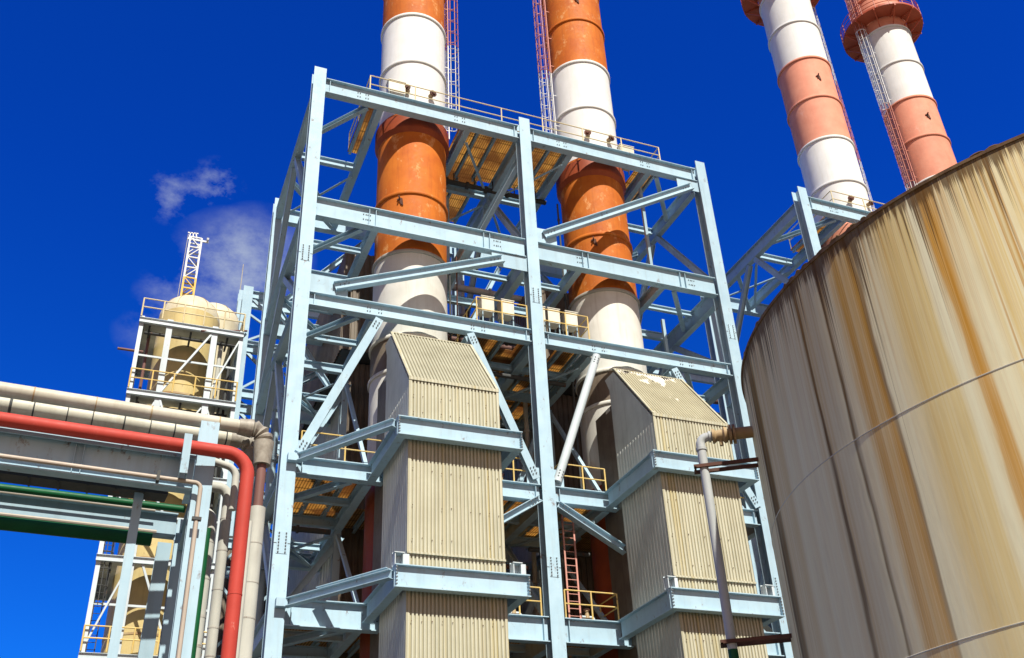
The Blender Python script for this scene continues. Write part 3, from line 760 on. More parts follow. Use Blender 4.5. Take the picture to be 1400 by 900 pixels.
# pink access ladder
lr = thing('access_ladder', (17.7, 36.6, 12.93), 'faded red ladder rising behind the middle column to the upper belt', 'ladder')
m = MB()
for sx in (-.25, .25): m.bar((17.7+sx, 36.6, 12.95), (17.7+sx, 36.6, 18.4), .07, .05, up=(0,1,0))
m.build('side_rail', M['pink_ladder'], lr)
m = MB(); z = 13.2
while z < 18.3: m.tube((17.45, 36.6, z), (17.95, 36.6, z), .018, 6); z += .3
m.build('rung', M['pink_ladder'], lr)
m = MB(); m.path([(12.9, 40.25, 37.9), (19.6, 40.25, 37.9)], .14, 12)
for xx in (13.6, 14.8, 15.9, 17.2, 18.5): m.path([(xx, 40.25, 37.9), (xx+.14, 40.25, 37.9)], .22, 12); m.bar((xx+.5, 40.25, 37.95), (xx+.5, 40.25, 38.6), .05, .05, up=(0,1,0))
tag(m.build('service_pipe', M['dark'], loc=(12.9, 40.25, 37.9)), 'dark flanged pipe slung under the topmost grating floor between the orange stacks', 'pipe')
clut = [
 ((13.8, 43.4, 33.2), (19.4, 43.4, 33.2), .2, 'insul_grey', 'grey lagged pipe crossing between the two boiler casings'),
 ((13.7, 40.9, 28.6), (19.2, 40.9, 28.6), .16, 'dark', 'dark pipe behind the white boxes at mid height'),
 ((14.0, 43.8, 30.0), (19.2, 43.8, 30.0), .24, 'brown_pipe', 'thick brown pipe deep behind the white boxes'),
 ((16.0, 44.5, 26.2), (16.0, 44.5, 34.5), .12, 'insul_grey', 'grey riser behind the middle column above the white boxes'),
 ((17.6, 44.6, 26.2), (17.6, 44.6, 33.5), .16, 'dark', 'dark riser behind the white boxes right of the middle column'),
 ((13.5, 37.9, 15.5), (16.3, 37.9, 15.5), .09, 'rust_iron', 'rusty pipe across the lower bay left of the middle column'),
 ((14.8, 39.2, 12.9), (14.8, 39.2, 18.2), .13, 'rusty', 'red oxide riser in the lower bay left of the middle column'),
 ((16.7, 38.6, 16.6), (19.6, 38.6, 16.6), .1, 'dark', 'dark pipe across the lower bay behind the red ladder'),
 ((6.2, 40.6, 17.3), (8.4, 40.6, 17.3), .12, 'dark', 'dark pipe stub under the golden grating left of the left duct'),
 ((14.0, 38.4, 25.0), (19.0, 38.4, 25.0), .11, 'dark', 'dark pipe under the short grating floor with hatches'),
 ((14.2, 41.9, 12.9), (14.2, 41.9, 26), .14, 'insul_grey', 'grey riser left of the middle column deep in the frame'),
 ((15.4, 42.2, 12.9), (15.4, 42.2, 31), .10, 'dark', 'dark riser left of the middle column deep in the frame'),
 ((18.4, 42.0, 12.9), (18.4, 42.0, 26), .12, 'insul_grey', 'grey riser right of the middle column deep in the frame'),
 ((13.3, 38.8, 19.0), (13.3, 38.8, 30.5), .05, 'dark', 'thin dark conduit climbing beside the left stack'),
 ((19.5, 38.6, 19.0), (19.5, 38.6, 36.5), .05, 'dark', 'thin dark conduit climbing beside the right-hand orange stack'),
 ((13.1, 37.2, 26.3), (13.1, 37.2, 30.5), .035, 'rust_iron', 'rusty conduit on the right flank of the left cream stack base'),
 ((6.3, 44, 22), (8.6, 44, 22), .16, 'insul_grey', 'grey pipe crossing behind the left diagonal brace'),
 ((6.1, 43.5, 13), (6.1, 43.5, 25.6), .2, 'steel2', 'blue pipe riser behind the left front column'),
 ((7.2, 44.4, 13), (7.2, 44.4, 25.6), .16, 'steel2', 'second blue pipe riser deep behind the left bay'),
 ((24.9, 43.5, 13), (24.9, 43.5, 25.6), .2, 'steel2', 'blue pipe riser behind the right bay'),
 ((23.9, 44.6, 22), (26.9, 44.6, 22), .14, 'rust_iron', 'rusty pipe crossing the right bay'),
]
def pipe0(p, q, r, mt, lab):
    root = thing('service_pipe', p, lab, 'pipe', 'service pipes inside the frame')
    m = MB(); m.path([p, q], r, 12); m.build('pipe_run', M[mt], root)
    p, q = Vector(p), Vector(q); d = (q - p).normalized(); L = (q - p).length; k = .8
    while k < L - .3:
        m = MB(); c = p + d*k; m.path([c - d*.05, c + d*.05], r*1.5, 12); m.build('flange', M[mt], root); k += 2.6
for a_ in clut: pipe0(*a_)
for k, (x, y, z, lab) in enumerate(((15.3, 37.0, 12.93, 'small valve set on the lowest floor left of the middle column'), (18.5, 36.9, 12.93, 'small white valve set on the lowest floor by the red ladder'), (14.9, 36.8, 18.47, 'small valve set on the golden floor left of the middle column'))):
    root = thing('valve_set', (x, y, z), lab, 'valve', 'valve sets on the floors')
    m = MB(); m.path(arc([(x-.35, y, z+.35), (x+.2, y, z+.35), (x+.2, y, z+.02)], .12), .06, 10); m.build('pipe_run', M['white_steel'], root)
    m = MB(); m.path([(x-.1, y, z+.3), (x-.1, y, z+.62)], [.12, .06], 10); m.build('valve_body', M['valve'], root)
    m = MB(); m.torus((x-.1, y, z+.64), .14, .02, 14, 5); m.bar((x-.24, y, z+.64), (x+.04, y, z+.64), .02, .02); m.build('hand_wheel', M['rust_iron'], root)
# brown overhead pipe on the right
m = MB(); m.path(arc([(26.0, 50, 40.2), (26.0, 50, 32.6), (36, 50, 32.6)], .6), .2, 12)
tag(m.build('overhead_pipe', M['brown_pipe'], loc=(26, 50, 32.6)), 'brown pipe with an elbow crossing the sky behind the right side of the frame', 'pipe')

# ------------------------------------------------------------------ storage tank
tk = thing('storage_tank', (TC[0], TC[1], 0), 'huge cream storage tank streaked with rust filling the right foreground', 'storage tank')
m = MB(); m.lathe([(TR, 0), (TR, 1.64), (TR, 4.92), (TR, 8.2), (TR, TH-.02)], TC, 256); m.build('shell', M['tank'], tk, smooth=40)
m = MB(); m.lathe([(TR-.06, TH-.035), (TR+.022, TH-.035), (TR+.03, TH+.015), (TR-.1, TH+.03)], TC, 256)
for k in range(70):
    a = R(random.uniform(120, 250)); w = random.uniform(.03, .12); rr = TR + random.uniform(-.02, .03)
    cxx, cyy = TC[0] + rr*math.cos(a), TC[1] + rr*math.sin(a); tx, ty = -math.sin(a), math.cos(a); hh = random.uniform(.0, .02)
    m.path([(cxx-tx*w, cyy-ty*w, TH+.02), (cxx-tx*w*.3, cyy-ty*w*.3, TH+.03+hh*.5), (cxx+tx*w*.4, cyy+ty*w*.4, TH+.03+hh*.4), (cxx+tx*w, cyy+ty*w, TH+.02)], [.008, .012+hh*.4, .012+hh*.3, .006], 6)
m.build('rim', M['rim'], tk)
m = MB(); m.lathe([(TR-.08, TH-.03), (TR*.5, TH+.28), (.01, TH+.5)], TC, 96); m.build('roof', M['insul'], tk)
for z in (8.2, 4.92, 1.64):
    m = MB(); m.lathe([(TR-.01, z-.02), (TR+.006, z-.012), (TR+.007, z+.002), (TR-.01, z+.014)], TC, 256); m.build('weld_seam', M['insul'], tk)
# nozzle with flange on the tank, pipe hung from it
TA = 147.5
def tp(L, z, side=0.):
    a = R(TA); n = Vector((math.cos(a), math.sin(a), 0)); t = Vector((-n.y, n.x, 0))
    return Vector((TC[0], TC[1], 0)) + n * (TR + L) + t * side + Vector((0, 0, z))
ZN = 10.33
m = MB(); m.path([tp(-.05, ZN), tp(.50, ZN)], .12, 20); m.path([tp(.34, ZN), tp(.39, ZN)], .2, 20); m.path([tp(.42, ZN), tp(.47, ZN)], .2, 20)
nz = m.build('nozzle', M['valve'], tk)
dp_ = thing('drain_pipe', tuple(tp(1.05, 0)), 'grey downpipe with an elbow hanging off the nozzle on the left of the rusty tank', 'pipe')
m = MB(); m.path(arc([tp(.80, ZN), tp(1.05, ZN), tp(1.05, 6.15)], .15), .09, 20); m.build('pipe', M['grey_pipe'], dp_)
m = MB(); m.path([tp(1.05, 6.15), tp(1.05, .05)], .091, 20); m.build('lower_pipe', M['green'], dp_)
m = MB(); m.path([tp(.5, ZN), tp(.56, ZN), tp(.6, ZN), tp(.72, ZN), tp(.76, ZN), tp(.8, ZN)], [.15, .17, .12, .11, .15, .15], 18); m.path([tp(.64, ZN), tp(.64, ZN-.22)], .04, 10); m.build('coupling', M['valve'], dp_)
m = MB(); m.path([tp(.83, ZN), tp(.87, ZN)], .115, 18); m.path([tp(1.05, ZN-.28), tp(1.05, ZN-.22)], .106, 18); m.build('elbow_collar', M['grey_pipe'], dp_)
for k, z in enumerate((9.66, 6.25)):
    m = MB(); m.angle(tp(-.02, z, .12), tp(1.25, z, .12), .065, .012); m.angle(tp(-.02, z, -.17), tp(1.25, z, -.17), .065, .012)
    m.bar(tp(1.22, z+.02, -.17), tp(1.22, z+.02, .18), .04, .04)
    m.build('pipe_bracket', M['rust_iron'], tk)

# ------------------------------------------------------------------ pipe rack on the left
K = math.tan(R(4.04)); X0R = 1.57
def rk(x, dy, z): return Vector((x, 22 + (x - X0R) * K + dy, z))
S2 = M['steel']
rack = thing('pipe_rack', tuple(rk(1.6, 0, 0)), 'pale blue pipe rack of posts and beams crossing the left edge', 'pipe rack')
for yy in (.25, 4.3):
    m = MB(); p = rk(1.6, yy, 0); m.ibeam(p, p + Vector((0, 0, 12.6 if yy < 1 else 11.7)), .42, .42, up=(0, 1, 0), tf=.03, tw=.025)
    m.build('column', S2, rack)
m = MB(); p = rk(.30, .9, 0); m.ibeam(p, p + Vector((0, 0, 11.25)), .2, .2, up=(0,1,0), tf=.02, tw=.02); m.build('hanger_post', S2, rack)
m = MB(); m.ibeam(rk(-9, .1, 11.27), rk(1.37, .1, 11.27), .90, .30); 
for xx in (-1.15, -.98): m.box(rk(xx,0,0).x-.006, rk(xx,0,0).x+.006, rk(xx,0,0).y-.03, rk(xx,0,0).y+.08, 10.86, 11.68)
m.bar(rk(-9, -.08, 11.64), rk(1.37, -.08, 11.64), .02, .20)
m.build('beam', S2, rack)
m = MB(); m.ibeam(rk(-9, 4.2, 11.52), rk(1.37, 4.2, 11.52), .62, .32); m.build('beam', M['steel2'], rack)
for xx, zc in ((1.6, 12.42), (-4.6, 12.42)):
    m = MB(); m.ibeam(rk(xx, .47, zc), rk(xx, 4.4, zc), .34, .3); m.build('cross_beam', M['steel2'], rack)
m = MB(); m.ibeam(rk(1.6, .5, 11.1), rk(1.6, 4.05, 11.1), .5, .25); m.build('cross_beam', M['steel2'], rack)
m = MB(); q = rk(1.12, -.53, 0); m.box(q.x-.085, q.x+.085, q.y-.01, q.y+.02, 10.98, 11.93); m.box(q.x-.085, q.x-.065, q.y+.021, q.y+.46, 10.98, 11.93); m.box(q.x+.065, q.x+.085, q.y+.021, q.y+.46, 10.98, 11.93)
m.build('pipe_bracket', S2, rack)
m = MB(); q = rk(1.25, -.13, 0); m.box(q.x-.2, q.x+.15, q.y, q.y+.12, 11.735, 11.80); m.build('pipe_shoe', M['mast_y'], rack)
for xx in (-.55, .6, -2.0):                                  # dark trays slung between the beams
    pass
m = MB(); a, b = rk(-9, .95, 11.02), rk(.9, .95, 11.02); m.bar(a, b, .5, .16)
for k in range(16): q = rk(-8.6 + .6*k, .95, 10.93); m.bar(q - Vector((0, .25, 0)), q + Vector((0, .25, 0)), .04, .03)
m.build('cable_tray', M['dark'], rack)
# bracing of the rear rack post
m = MB(); m.ibeam(rk(.9, 4.2, 0), rk(1.15, 4.2, 11), .36, .34, up=(0,1,0), tf=.03); m.build('column', M['steel2'], rack)

def pipe(name, pts, r, mat, label, rad=None, cat='pipe', bands=None, band_mat='ring_dark', seg=20, group=None):
    P_ = [Vector(p) for p in pts]
    root = thing(name, tuple(P_[0]), label, cat, group)
    m = MB(); m.path(arc(P_, rad) if rad and len(P_) > 2 else P_, r, seg); m.build('pipe_run', M[mat], root)
    if bands:
        for a, b in zip(P_, P_[1:]):
            L = (b - a).length; d = (b - a).normalized(); n = int(L / bands)
            for k in range(1, n + 1):
                q = a + d * (k * bands + random.uniform(-.12, .12) * bands)
                if (q - a).length > L - .1: continue
                hw = random.choice((.012, .016, .03))
                m = MB(); m.path([q - d*hw, q + d*hw], r + .006, seg); m.build('band', M[band_mat], root)
    return root
rp = pipe('red_pipe', [rk(-9, -.35, 11.70), rk(2.52, -.35, 11.70), rk(2.52, -.35, 0)], .155, 'red_pipe', 'bright red pipe running along the rack and bending down at its corner', rad=.5, bands=2.9, band_mat='red_pipe')
A = pipe('insulated_pipe', [rk(-9, .62, 12.87), rk(2.35, .62, 12.87)], .17, 'insul', 'upper cream insulated pipe along the top of the rack', bands=1.35, band_mat='valve', group='insulated pipes on the rack')
pipe('insulated_pipe', [rk(-9, 1.22, 12.80), rk(2.25, 1.22, 12.80)], .19, 'insul', 'second cream insulated pipe on the rack, wired with dark ties, below the topmost one', bands=.62, band_mat='dark', group='insulated pipes on the rack')
pipe('insulated_pipe', [rk(-9, 1.85, 12.82), rk(2.0, 1.85, 12.82)], .19, 'insul', 'hindmost cream insulated pipe on the rack, mostly in shade', bands=.8, band_mat='dark', group='insulated pipes on the rack')
m = MB()
pts = arc([rk(2.3, .62, 12.87), rk(2.95, .62, 12.87), rk(2.95, .62, 11.95)], .32, 10)
m.path(pts, [.2 + .035*math.sin(i*2.4) + random.uniform(-.012, .02) for i in range(len(pts))], 18); m.build('elbow_wrap', M['wrap'], A)
m = MB(); m.path([rk(2.95, .62, 11.95), rk(2.95, .62, 10.7)], .115, 16); m.build('bare_pipe', M['brown_pipe'], A)
pipe('insulated_riser', [rk(2.95, .62, 10.85), rk(2.95, .62, 0)], .19, 'insul_grey', 'thick pale insulated riser just left of the frame column', bands=.9, group='insulated risers')
pts = arc([rk(2.2, 1.22, 12.80), rk(2.75, 1.22, 12.80), rk(2.75, 1.22, 11.95)], .3, 8)
m = MB(); m.path(pts, [.2 + random.uniform(-.02, .03) for _ in pts], 16)
tag(m.build('elbow_wrap', M['wrap'], loc=tuple(rk(2.75, 1.25, 12.3))), 'crumpled grey wrapped elbow behind the corner of the red pipe', 'pipe elbow')
pipe('brown_riser', [rk(2.78, 1.2, 12), rk(2.78, 1.2, 0)], .07, 'brown_pipe', 'thin brown riser behind the thick pale riser', group='thin risers')
pipe('grey_riser', [rk(2.74, .1, 10.3), rk(2.74, .1, 0)], .06, 'insul_grey', 'thin grey riser between the red pipe and the thick insulated riser', group='thin risers')
pipe('insulated_riser', [rk(1.6, .9, 11.35), rk(2.28, .9, 11.35), rk(2.28, .9, 0)], .125, 'insul_grey', 'grey insulated riser just left of the red pipe', rad=.25, bands=.8, group='insulated risers')
pipe('insulated_riser', [rk(1.6, 1.5, 10.95), rk(2.02, 1.5, 10.95), rk(2.02, 1.5, 0)], .12, 'insul_grey', 'grey insulated riser next to the rack post', rad=.22, bands=.8, group='insulated risers')
pipe('branch_pipe', [rk(1.7, .3, 11.75), rk(2.34, .3, 11.62), rk(2.34, .3, 10.6)], .085, 'insul_grey', 'short grey branch pipe curling under the red pipe bend', rad=.28)
pipe('green_pipe', [rk(1.86, .6, 10.2), rk(1.86, .6, 0)], .09, 'green', 'green riser tucked behind the rack post', group='green pipes')
pipe('conduit', [rk(-9, -.16, 10.99), rk(1.55, -.16, 10.95), rk(1.55, -.16, 0)], .05, 'tan_pipe', 'tan conduit along the rack beam, turning down the post', rad=.14, seg=12)
m = MB()
q = rk(.62, -.16, 10.96); m.box(q.x-.035, q.x+.035, q.y-.065, q.y+.10, 10.86, 11.1)
q = rk(1.55, -.16, 10.1); m.box(q.x-.1, q.x+.1, q.y-.065, q.y+.05, 10.07, 10.14)
tag(m.build('conduit_clamp', M['dark'], loc=tuple(q)), 'dark clamps holding the tan conduit to the rack', 'clamp')
pipe('green_pipe', [rk(-9, 3.6, 11.75), rk(1.5, 3.6, 11.78)], .09, 'green', 'upper green pipe under the rack in deep shade', group='green pipes')
pipe('green_pipe', [rk(-9, 3.7, 10.92), rk(.8, 3.7, 10.92)], .165, 'green', 'lower green pipe along the bottom of the rear rack beam', group='green pipes')
pipe('thin_conduit', [rk(-9, 3.95, 11.79), rk(.8, 3.95, 11.79)], .03, 'tan_pipe', 'thin tan conduit across the shaded rear rack beam', seg=8)
pipe('thin_conduit', [rk(-9, 3.9, 11.21), rk(.9, 3.9, 11.21)], .05, 'tan_pipe', 'tan conduit just above the lower green pipe', seg=8)

# ------------------------------------------------------------------ vessel tower far left
TY = 48.0
tw = thing('access_tower', (1.6, TY, 0), 'white steel access tower with yellow rails round the cream vessels on the left', 'steel tower')
tcx = (-.62, .78, 3.1, 4.5)
for yy in (TY, TY + 6):
    for x in tcx:
        m = MB(); w = .3 if x not in (-.62, 4.5) else .2
        m.ibeam((x, yy, 0), (x, yy, 31.0), w, w, up=(0, 1, 0), tf=.025, tw=.02); m.build('column', M['white_steel'], tw)
for z in (30.85, 26.6, 22.3, 18, 13.6, 9.2):
    for yy in (TY, TY + 6):
        m = MB(); m.ibeam((-.75, yy - .17, z-.15), (4.6, yy - .17, z-.15), .3, .18, tf=.02, tw=.02); m.build('deck_beam', M['white_steel'], tw)
    for x in (-.62, 4.5):
        m = MB(); m.ibeam((x, TY, z-.18), (x, TY+6, z-.18), .28, .16, tf=.02, tw=.02); m.build('deck_beam', M['white_steel'], tw)
    m = MB(); m.box(-.75, 4.6, TY+.02, TY+1.25, z+.005, z+.04); m.box(-.75, .2, TY+1.26, TY+6, z+.005, z+.04); m.box(4.0, 4.6, TY+1.26, TY+6, z+.005, z+.04); m.build('deck', M['grey_cas'], tw)
for (xa, xb, za, zb) in ((.85, 3.0, 26.7, 30.6), (3.0, .85, 18.2, 22), (.85, 1.6, 26.3, 24.2), (1.2, 2.9, 17.9, 13.8)):
    m = MB(); m.bar((xa, TY-.1, za), (xb, TY-.1, zb), .13, .1); m.build('brace', M['white_steel'], tw)
trails = []
for z, nm in ((30.9, 'yellow guardrail round the top deck of the vessel tower'), (26.65, 'yellow guardrail on the second deck of the vessel tower'), (13.65, 'yellow guardrail on the low deck of the vessel tower')):
    rail([(-.7, TY+4), (-.7, TY-.25), (4.55, TY-.25), (4.55, TY+4)], z, nm, h=1.1, posts=1.15, mat='pale_yellow' if z > 30 else 'yellow', r=.035, group='guardrails on the vessel tower')
def vessel(x, y, r, ztop, label, mats, bands=True):
    root = thing('process_vessel', (x, y, 0), label, 'vessel', 'process vessels')
    m = MB(); m.lathe([(r, 0), (r, 21.8)], (x, y), 56); m.build('lower_shell', M[mats[1]], root)
    m = MB(); m.lathe([(r*.97, 21.8), (r*.97, ztop)], (x, y), 56); m.build('upper_shell', M[mats[1]], root)
    m = MB(); prof = [(r*.97*math.cos(R(a)), ztop + r*.92*math.sin(R(a))) for a in range(0, 91, 6)]; m.lathe(prof, (x, y), 56); m.build('dome', M[mats[0]], root, smooth=60)
    if bands:
        for z in (12, 15.0, 18.6, 24, 27.6):
            m = MB(); m.lathe([(r-.02, z-.05), (r+.025, z-.05), (r+.025, z+.05), (r-.02, z+.05)], (x, y), 56); m.build('band', M['valve'], root)
        m = MB()
        for k in range(5):
            a = R(-150 + k*30)
            pts = [(x + (r*.98)*math.cos(R(t))*math.cos(a), y + (r*.98)*math.cos(R(t))*math.sin(a), ztop + (r*.93)*math.sin(R(t))) for t in range(4, 86, 8)]
            m.path(pts, .014, 5)
        m.build('seam', M['valve'], root)
    return root
vessel(1.85, 51.2, 1.72, 33.0, 'front cream process vessel whose dome tops the white access tower', ('vessel', 'vessel_y'))
vessel(3.25, 53.4, 1.68, 34.2, 'rear cream process vessel with its dome half hidden behind the front one', ('vessel', 'vessel'))
for k, (x0, x1, y, z, r, mt, lab) in enumerate((
    (-.4, 4.3, 48.5, 30.35, .09, 'dark', 'dark pipe under the top deck of the vessel tower'),
    (-.4, 4.3, 48.8, 26.2, .11, 'dark', 'dark pipe under the second deck of the vessel tower'),
    (-.5, 2.8, 48.6, 13.2, .1, 'dark', 'dark pipe under the low deck of the vessel tower'))):
    pipe('deck_pipe', [(x0, y, z), (x1, y, z)], r, mt, lab, seg=10, group='pipes under the tower decks')
for k, (x, y, z0, z1, r, mt, lab) in enumerate((
    (-.15, 49.2, 22.4, 31.2, .08, 'brown_pipe', 'brown riser at the left end of the vessel tower'),
    (3.55, 48.7, 20, 30.6, .12, 'insul_grey', 'grey riser at the right end of the vessel tower'),
    (4.1, 48.9, 18, 30.6, .07, 'dark', 'thin dark riser at the right end of the vessel tower'))):
    pipe('tower_riser', [(x, y, z0), (x, y, z1)], r, mt, lab, seg=10, group='risers on the vessel tower')
for (xa, xb, za, zb) in ((-.6, .75, 22.5, 26.4), (.75, -.6, 18.2, 22), (3.1, 4.5, 26.8, 30.6), (4.5, 3.1, 22.5, 26.4), (.78, 3.1, 22.4, 26.4), (-.6, .75, 13.9, 17.8), (3.1, 4.5, 13.9, 17.8)):
    m = MB(); m.bar((xa, TY-.05, za), (xb, TY-.05, zb), .09, .08); m.build('brace', M['white_steel'], tw)
for z in (28.7, 24.4, 20.1, 15.8):
    m = MB(); m.bar((-.6, TY+.02, z), (4.5, TY+.02, z), .07, .1); m.build('girt', M['white_steel'], tw)
for x in (-.2, 1.9, 3.8):
    for z in (30.5, 26.25, 13.3):
        m = MB(); m.bar((x, TY+.1, z), (x, TY+1.4, z), .1, .16); m.build('deck_joist', M['dark'], tw)
tl = thing('caged_ladder', (-.35, TY+.5, 13.7), 'dark caged ladder at the left corner of the vessel tower', 'ladder')
rl = MB(); ladder_bars(rl, rl, (-.35, TY+.5), (0, -1), 13.7, 22.2); lo_ = rl.build('ladder', M['dark'], tl)
cg = MB(); cage(cg, (-.35, TY+.5), (0, -1), 15.8, 22.2, r=.3, step=.8); cg.build('cage', M['dark'], tl)
# lattice mast
ms = thing('lattice_mast', (1.5, 51.2, 34.45), 'slim white lattice mast with a yellow foot standing on the vessel dome', 'mast')
mw = .33; mz = [34.4 + k * .73 for k in range(7)]
MXc, MYc = 1.5, 51.2; MT = mz[-1]
for part, lo, hi, mt in (('lower_lattice', 0, 2, 'mast_y'), ('upper_lattice', 2, 6, 'cage_white')):
    m = MB()
    cs = [(-mw,-mw),(mw,-mw),(mw,mw),(-mw,mw)]
    for cx_, cy_ in cs: m.bar((MXc+cx_, MYc+cy_, mz[lo]), (MXc+cx_, MYc+cy_, mz[hi]), .1, .1, up=(0,1,0))
    for k in range(lo, hi):
        for i in range(4):
            a, b = cs[i], cs[(i+1)%4]
            m.bar((MXc+a[0], MYc+a[1], mz[k+1]), (MXc+b[0], MYc+b[1], mz[k+1]), .07, .07)
            if k % 2: a, b = b, a
            m.bar((MXc+a[0], MYc+a[1], mz[k]), (MXc+b[0], MYc+b[1], mz[k+1]), .05, .05)
    m.build(part, M[mt], ms)
m = MB(); m.bar((MXc-.45, MYc, MT+.05), (MXc+.75, MYc, MT+.05), .1, .1)
for dx_ in (-.4, -.15, .1): m.bar((MXc+dx_, MYc, MT), (MXc+dx_*.6-.1, MYc, MT+.55), .06, .06)
m.bar((MXc-.5, MYc, MT+.5), (MXc+.1, MYc, MT+.55), .06, .06); m.bar((MXc+.68, MYc-.3, MT+.1), (MXc+.68, MYc+.3, MT+.25), .12, .12)
m.build('head', M['cage_white'], ms)
m = MB(); m.tube((MXc-.5, MYc, 34.3), (MXc-.46, MYc, MT+.4), .02, 5); m.build('cable', M['ring_dark'], ms)
pipe('vent_pipe', [(-1.55, 48.1, 28.95), (-.3, 48.1, 28.95)], .07, 'brown_pipe', 'short pipe end sticking out left of the vessel tower', seg=10)
# column group of the bridge between tower and frame
br = thing('bridge_bent', (4.7, 50, 0), 'wide pale blue post pair standing between the vessel tower and the frame', 'steel post')
m = MB(); m.ibeam((4.75, 50, 0), (4.75, 50, 35.2), .6, .55, up=(0,1,0), tf=.04); m.build('column', M['steel'], br)
for z in (34.8, 31.2, 27.4, 23.6, 19.8):
    m = MB(); m.ibeam((5.0, 50, z), (9.0, 50, z), .5, .28); m.build('beam', M['steel'], br)
for k, z in enumerate((34.6, 31, 27.2, 23.4)):
    m = MB(); m.bar((5.0, 50, z), (8.9, 50, z-3.6), .16, .16); m.build('brace', M['steel'], br)
m = MB(); m.prism([(0,0),(1.7,0),(0,3.4)], (5.03, 49.9, 20.2), (5.03, 49.93, 20.2), (0,0,1)); m.build('gusset_plate', M['steel'], br)
pipe('stay_pipe', [(2.4, 47.7, 30.5), (4.9, 49.6, 32.1)], .06, 'brown_pipe', 'thin dark stay pipe slanting across the tower top deck', seg=8)

# ------------------------------------------------------------------ world, sun, camera
EL, AZ = 50.0, -1.2       # sun: height, and bearing off the front (negative = from the left)
w = bpy.data.worlds.new('World'); scene.world = w; w.use_nodes = True
nt = w.node_tree; bg = nt.nodes['Background']
sky = nt.nodes.new('ShaderNodeTexSky'); sky.sky_type = 'NISHITA'; sky.sun_disc = False
sky.sun_elevation = R(EL); sky.sun_rotation = R(180 - AZ); sky.altitude = 200; sky.air_density = 1.0; sky.dust_density = .2; sky.ozone_density = 3.0
tint = nt.nodes.new('ShaderNodeMix'); tint.data_type = 'RGBA'; tint.blend_type = 'MULTIPLY'; tint.inputs[0].default_value = 1
nt.links.new(sky.outputs[0], tint.inputs[6]); CL = [(-.0039, .7874, .6164), (.0333, .7765, .6292), (.0597, .8227, .5604), (.0809, .8135, .577), (.0081, .8414, .5403), (-.0093, .8594, .5112)]
tc = nt.nodes.new('ShaderNodeTexCoord')
# deep polarised blue away from the sun, plain pale sky on the sun's side and low on the horizon
sx = nt.nodes.new('ShaderNodeSeparateXYZ'); nt.links.new(tc.outputs['Generated'], sx.inputs[0])
rp_ = nt.nodes.new('ShaderNodeValToRGB'); rp_.color_ramp.elements[0].position = .36; rp_.color_ramp.elements[0].color = (.60, .615, .61, 1)
rp_.color_ramp.elements[1].position = .58; rp_.color_ramp.elements[1].color = (.012, .37, 1.62, 1)
ad = nt.nodes.new('ShaderNodeMath'); ad.operation = 'MULTIPLY_ADD'; nt.links.new(sx.outputs['Y'], ad.inputs[0]); ad.inputs[1].default_value = .5; ad.inputs[2].default_value = .5
nt.links.new(ad.outputs[0], rp_.inputs[0]); nt.links.new(rp_.outputs[0], tint.inputs[7])
last = tint.outputs[2]
def wm(op, a, b=None, c=None, clamp=False):
    x = nt.nodes.new('ShaderNodeMath'); x.operation = op; x.use_clamp = clamp
    for i, v in enumerate((a, b, c)):
        if v is None: continue
        if isinstance(v, (int, float)): x.inputs[i].default_value = v
        else: nt.links.new(v, x.inputs[i])
    return x.outputs[0]
# lower sky a little paler
lo = wm('MULTIPLY', wm('SUBTRACT', .62, sx.outputs['Z']), 2.0, clamp=True)
m0 = nt.nodes.new('ShaderNodeMix'); m0.data_type = 'RGBA'; nt.links.new(lo, m0.inputs[0]); nt.links.new(last, m0.inputs[6])
m1 = nt.nodes.new('ShaderNodeMix'); m1.data_type = 'RGBA'; m1.blend_type = 'MULTIPLY'; m1.inputs[0].default_value = 1; nt.links.new(last, m1.inputs[6]); m1.inputs[7].default_value = (3.2, 1.38, .9, 1)
nt.links.new(m1.outputs[2], m0.inputs[7]); last = m0.outputs[2]
def cnoise(sc, det, off=0.):
    x = nt.nodes.new('ShaderNodeTexNoise'); x.inputs['Scale'].default_value = sc; x.inputs['Detail'].default_value = det; x.inputs['Roughness'].default_value = .62
    mp = nt.nodes.new('ShaderNodeMapping'); mp.inputs['Location'].default_value = (off, off, off); mp.inputs['Scale'].default_value = (1, 1, 1.5)
    nt.links.new(tc.outputs['Generated'], mp.inputs['Vector']); nt.links.new(mp.outputs[0], x.inputs['Vector']); return x.outputs['Fac']
n1 = cnoise(30, 8, .3); n2 = cnoise(11, 9, 1.7)
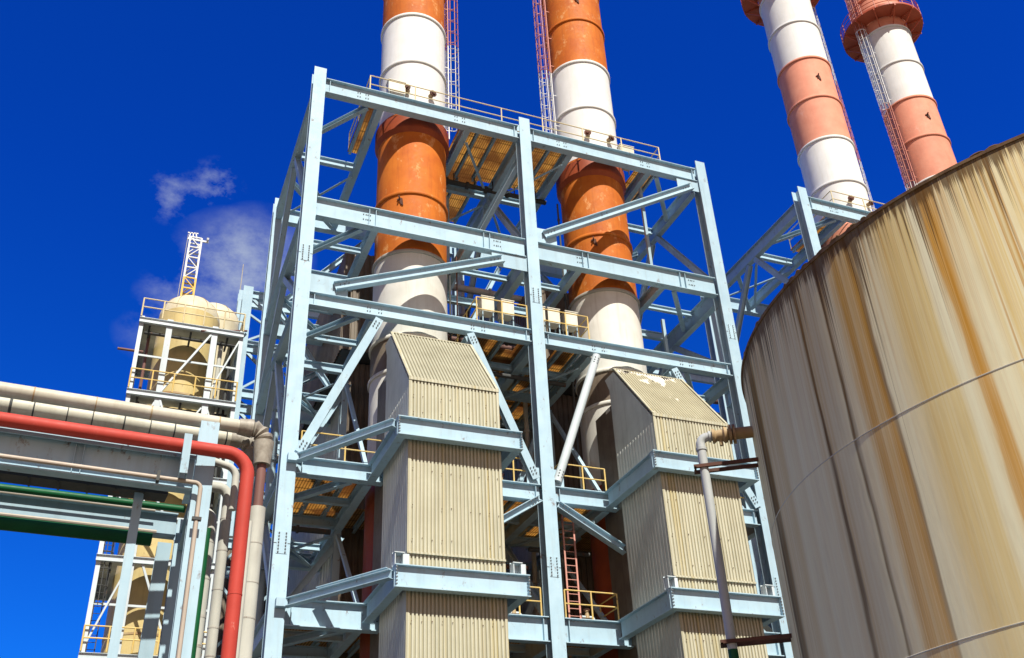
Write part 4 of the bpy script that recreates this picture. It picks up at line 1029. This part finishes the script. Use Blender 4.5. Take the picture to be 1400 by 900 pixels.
for d, rad, amt, nn, g in ((CL[0], .030, .34, n1, 1.0), (CL[1], .030, .38, n1, 1.0), (CL[2], .07, .54, n2, .9), (CL[3], .06, .48, n2, .9), (CL[4], .035, .36, n2, .9), (CL[5], .03, .2, n2, .8)):
    dt = nt.nodes.new('ShaderNodeVectorMath'); dt.operation = 'DISTANCE'; dt.inputs[1].default_value = d
    nt.links.new(tc.outputs['Generated'], dt.inputs[0])
    fall = wm('SUBTRACT', 1.0, wm('DIVIDE', dt.outputs['Value'], rad), clamp=True)
    dens = wm('MULTIPLY', wm('SUBTRACT', wm('ADD', nn, wm('MULTIPLY', fall, .12)), .455 if nn is n2 else .545), 4.0, clamp=True)
    dens = wm('MULTIPLY', dens, wm('MULTIPLY', fall, 1.6, clamp=True))
    mx = nt.nodes.new('ShaderNodeMix'); mx.data_type = 'RGBA'; nt.links.new(wm('MULTIPLY', dens, amt), mx.inputs[0]); nt.links.new(last, mx.inputs[6]); mx.inputs[7].default_value = (5.4, 6.1, 6.9, 1); last = mx.outputs[2]
nt.links.new(last, bg.inputs['Color']); bg.inputs['Strength'].default_value = .075

sd = bpy.data.lights.new('Sun', 'SUN'); so = bpy.data.objects.new('Sun', sd); COL.objects.link(so)
sd.energy = 5.0; sd.angle = R(.5); sd.color = (1.0, .955, .85)
dv = Vector((-math.sin(R(AZ)) * math.cos(R(EL)), math.cos(R(AZ)) * math.cos(R(EL)), -math.sin(R(EL))))
so.rotation_euler = dv.to_track_quat('-Z', 'Y').to_euler(); so.location = (0, -20, 60)

cam = bpy.data.cameras.new('Camera'); co = bpy.data.objects.new('Camera', cam); COL.objects.link(co)
cam.sensor_width = 36; cam.sensor_fit = 'HORIZONTAL'; cam.lens = 35.2575; cam.clip_start = .1; cam.clip_end = 5000
Rm = ((.92939548, .16047465, .33237319), (-.36659286, .5058443, .78085288), (-.04282199, -.84756677, .52895826))
m4 = Matrix([[Rm[i][0], -Rm[i][1], -Rm[i][2], 0] for i in range(3)] + [[0, 0, 0, 1]])
m4.translation = Vector((0, 0, 1.7)); co.matrix_world = m4
scene.camera = co
for o in bpy.data.objects:
    if '_o' in o: del o['_o']
vs = scene.view_settings; vs.view_transform = 'Standard'; vs.look = 'None'; vs.gamma = 1; vs.use_curve_mapping = False; vs.exposure = .48
scene.cycles.max_bounces = 6; scene.cycles.diffuse_bounces = 2
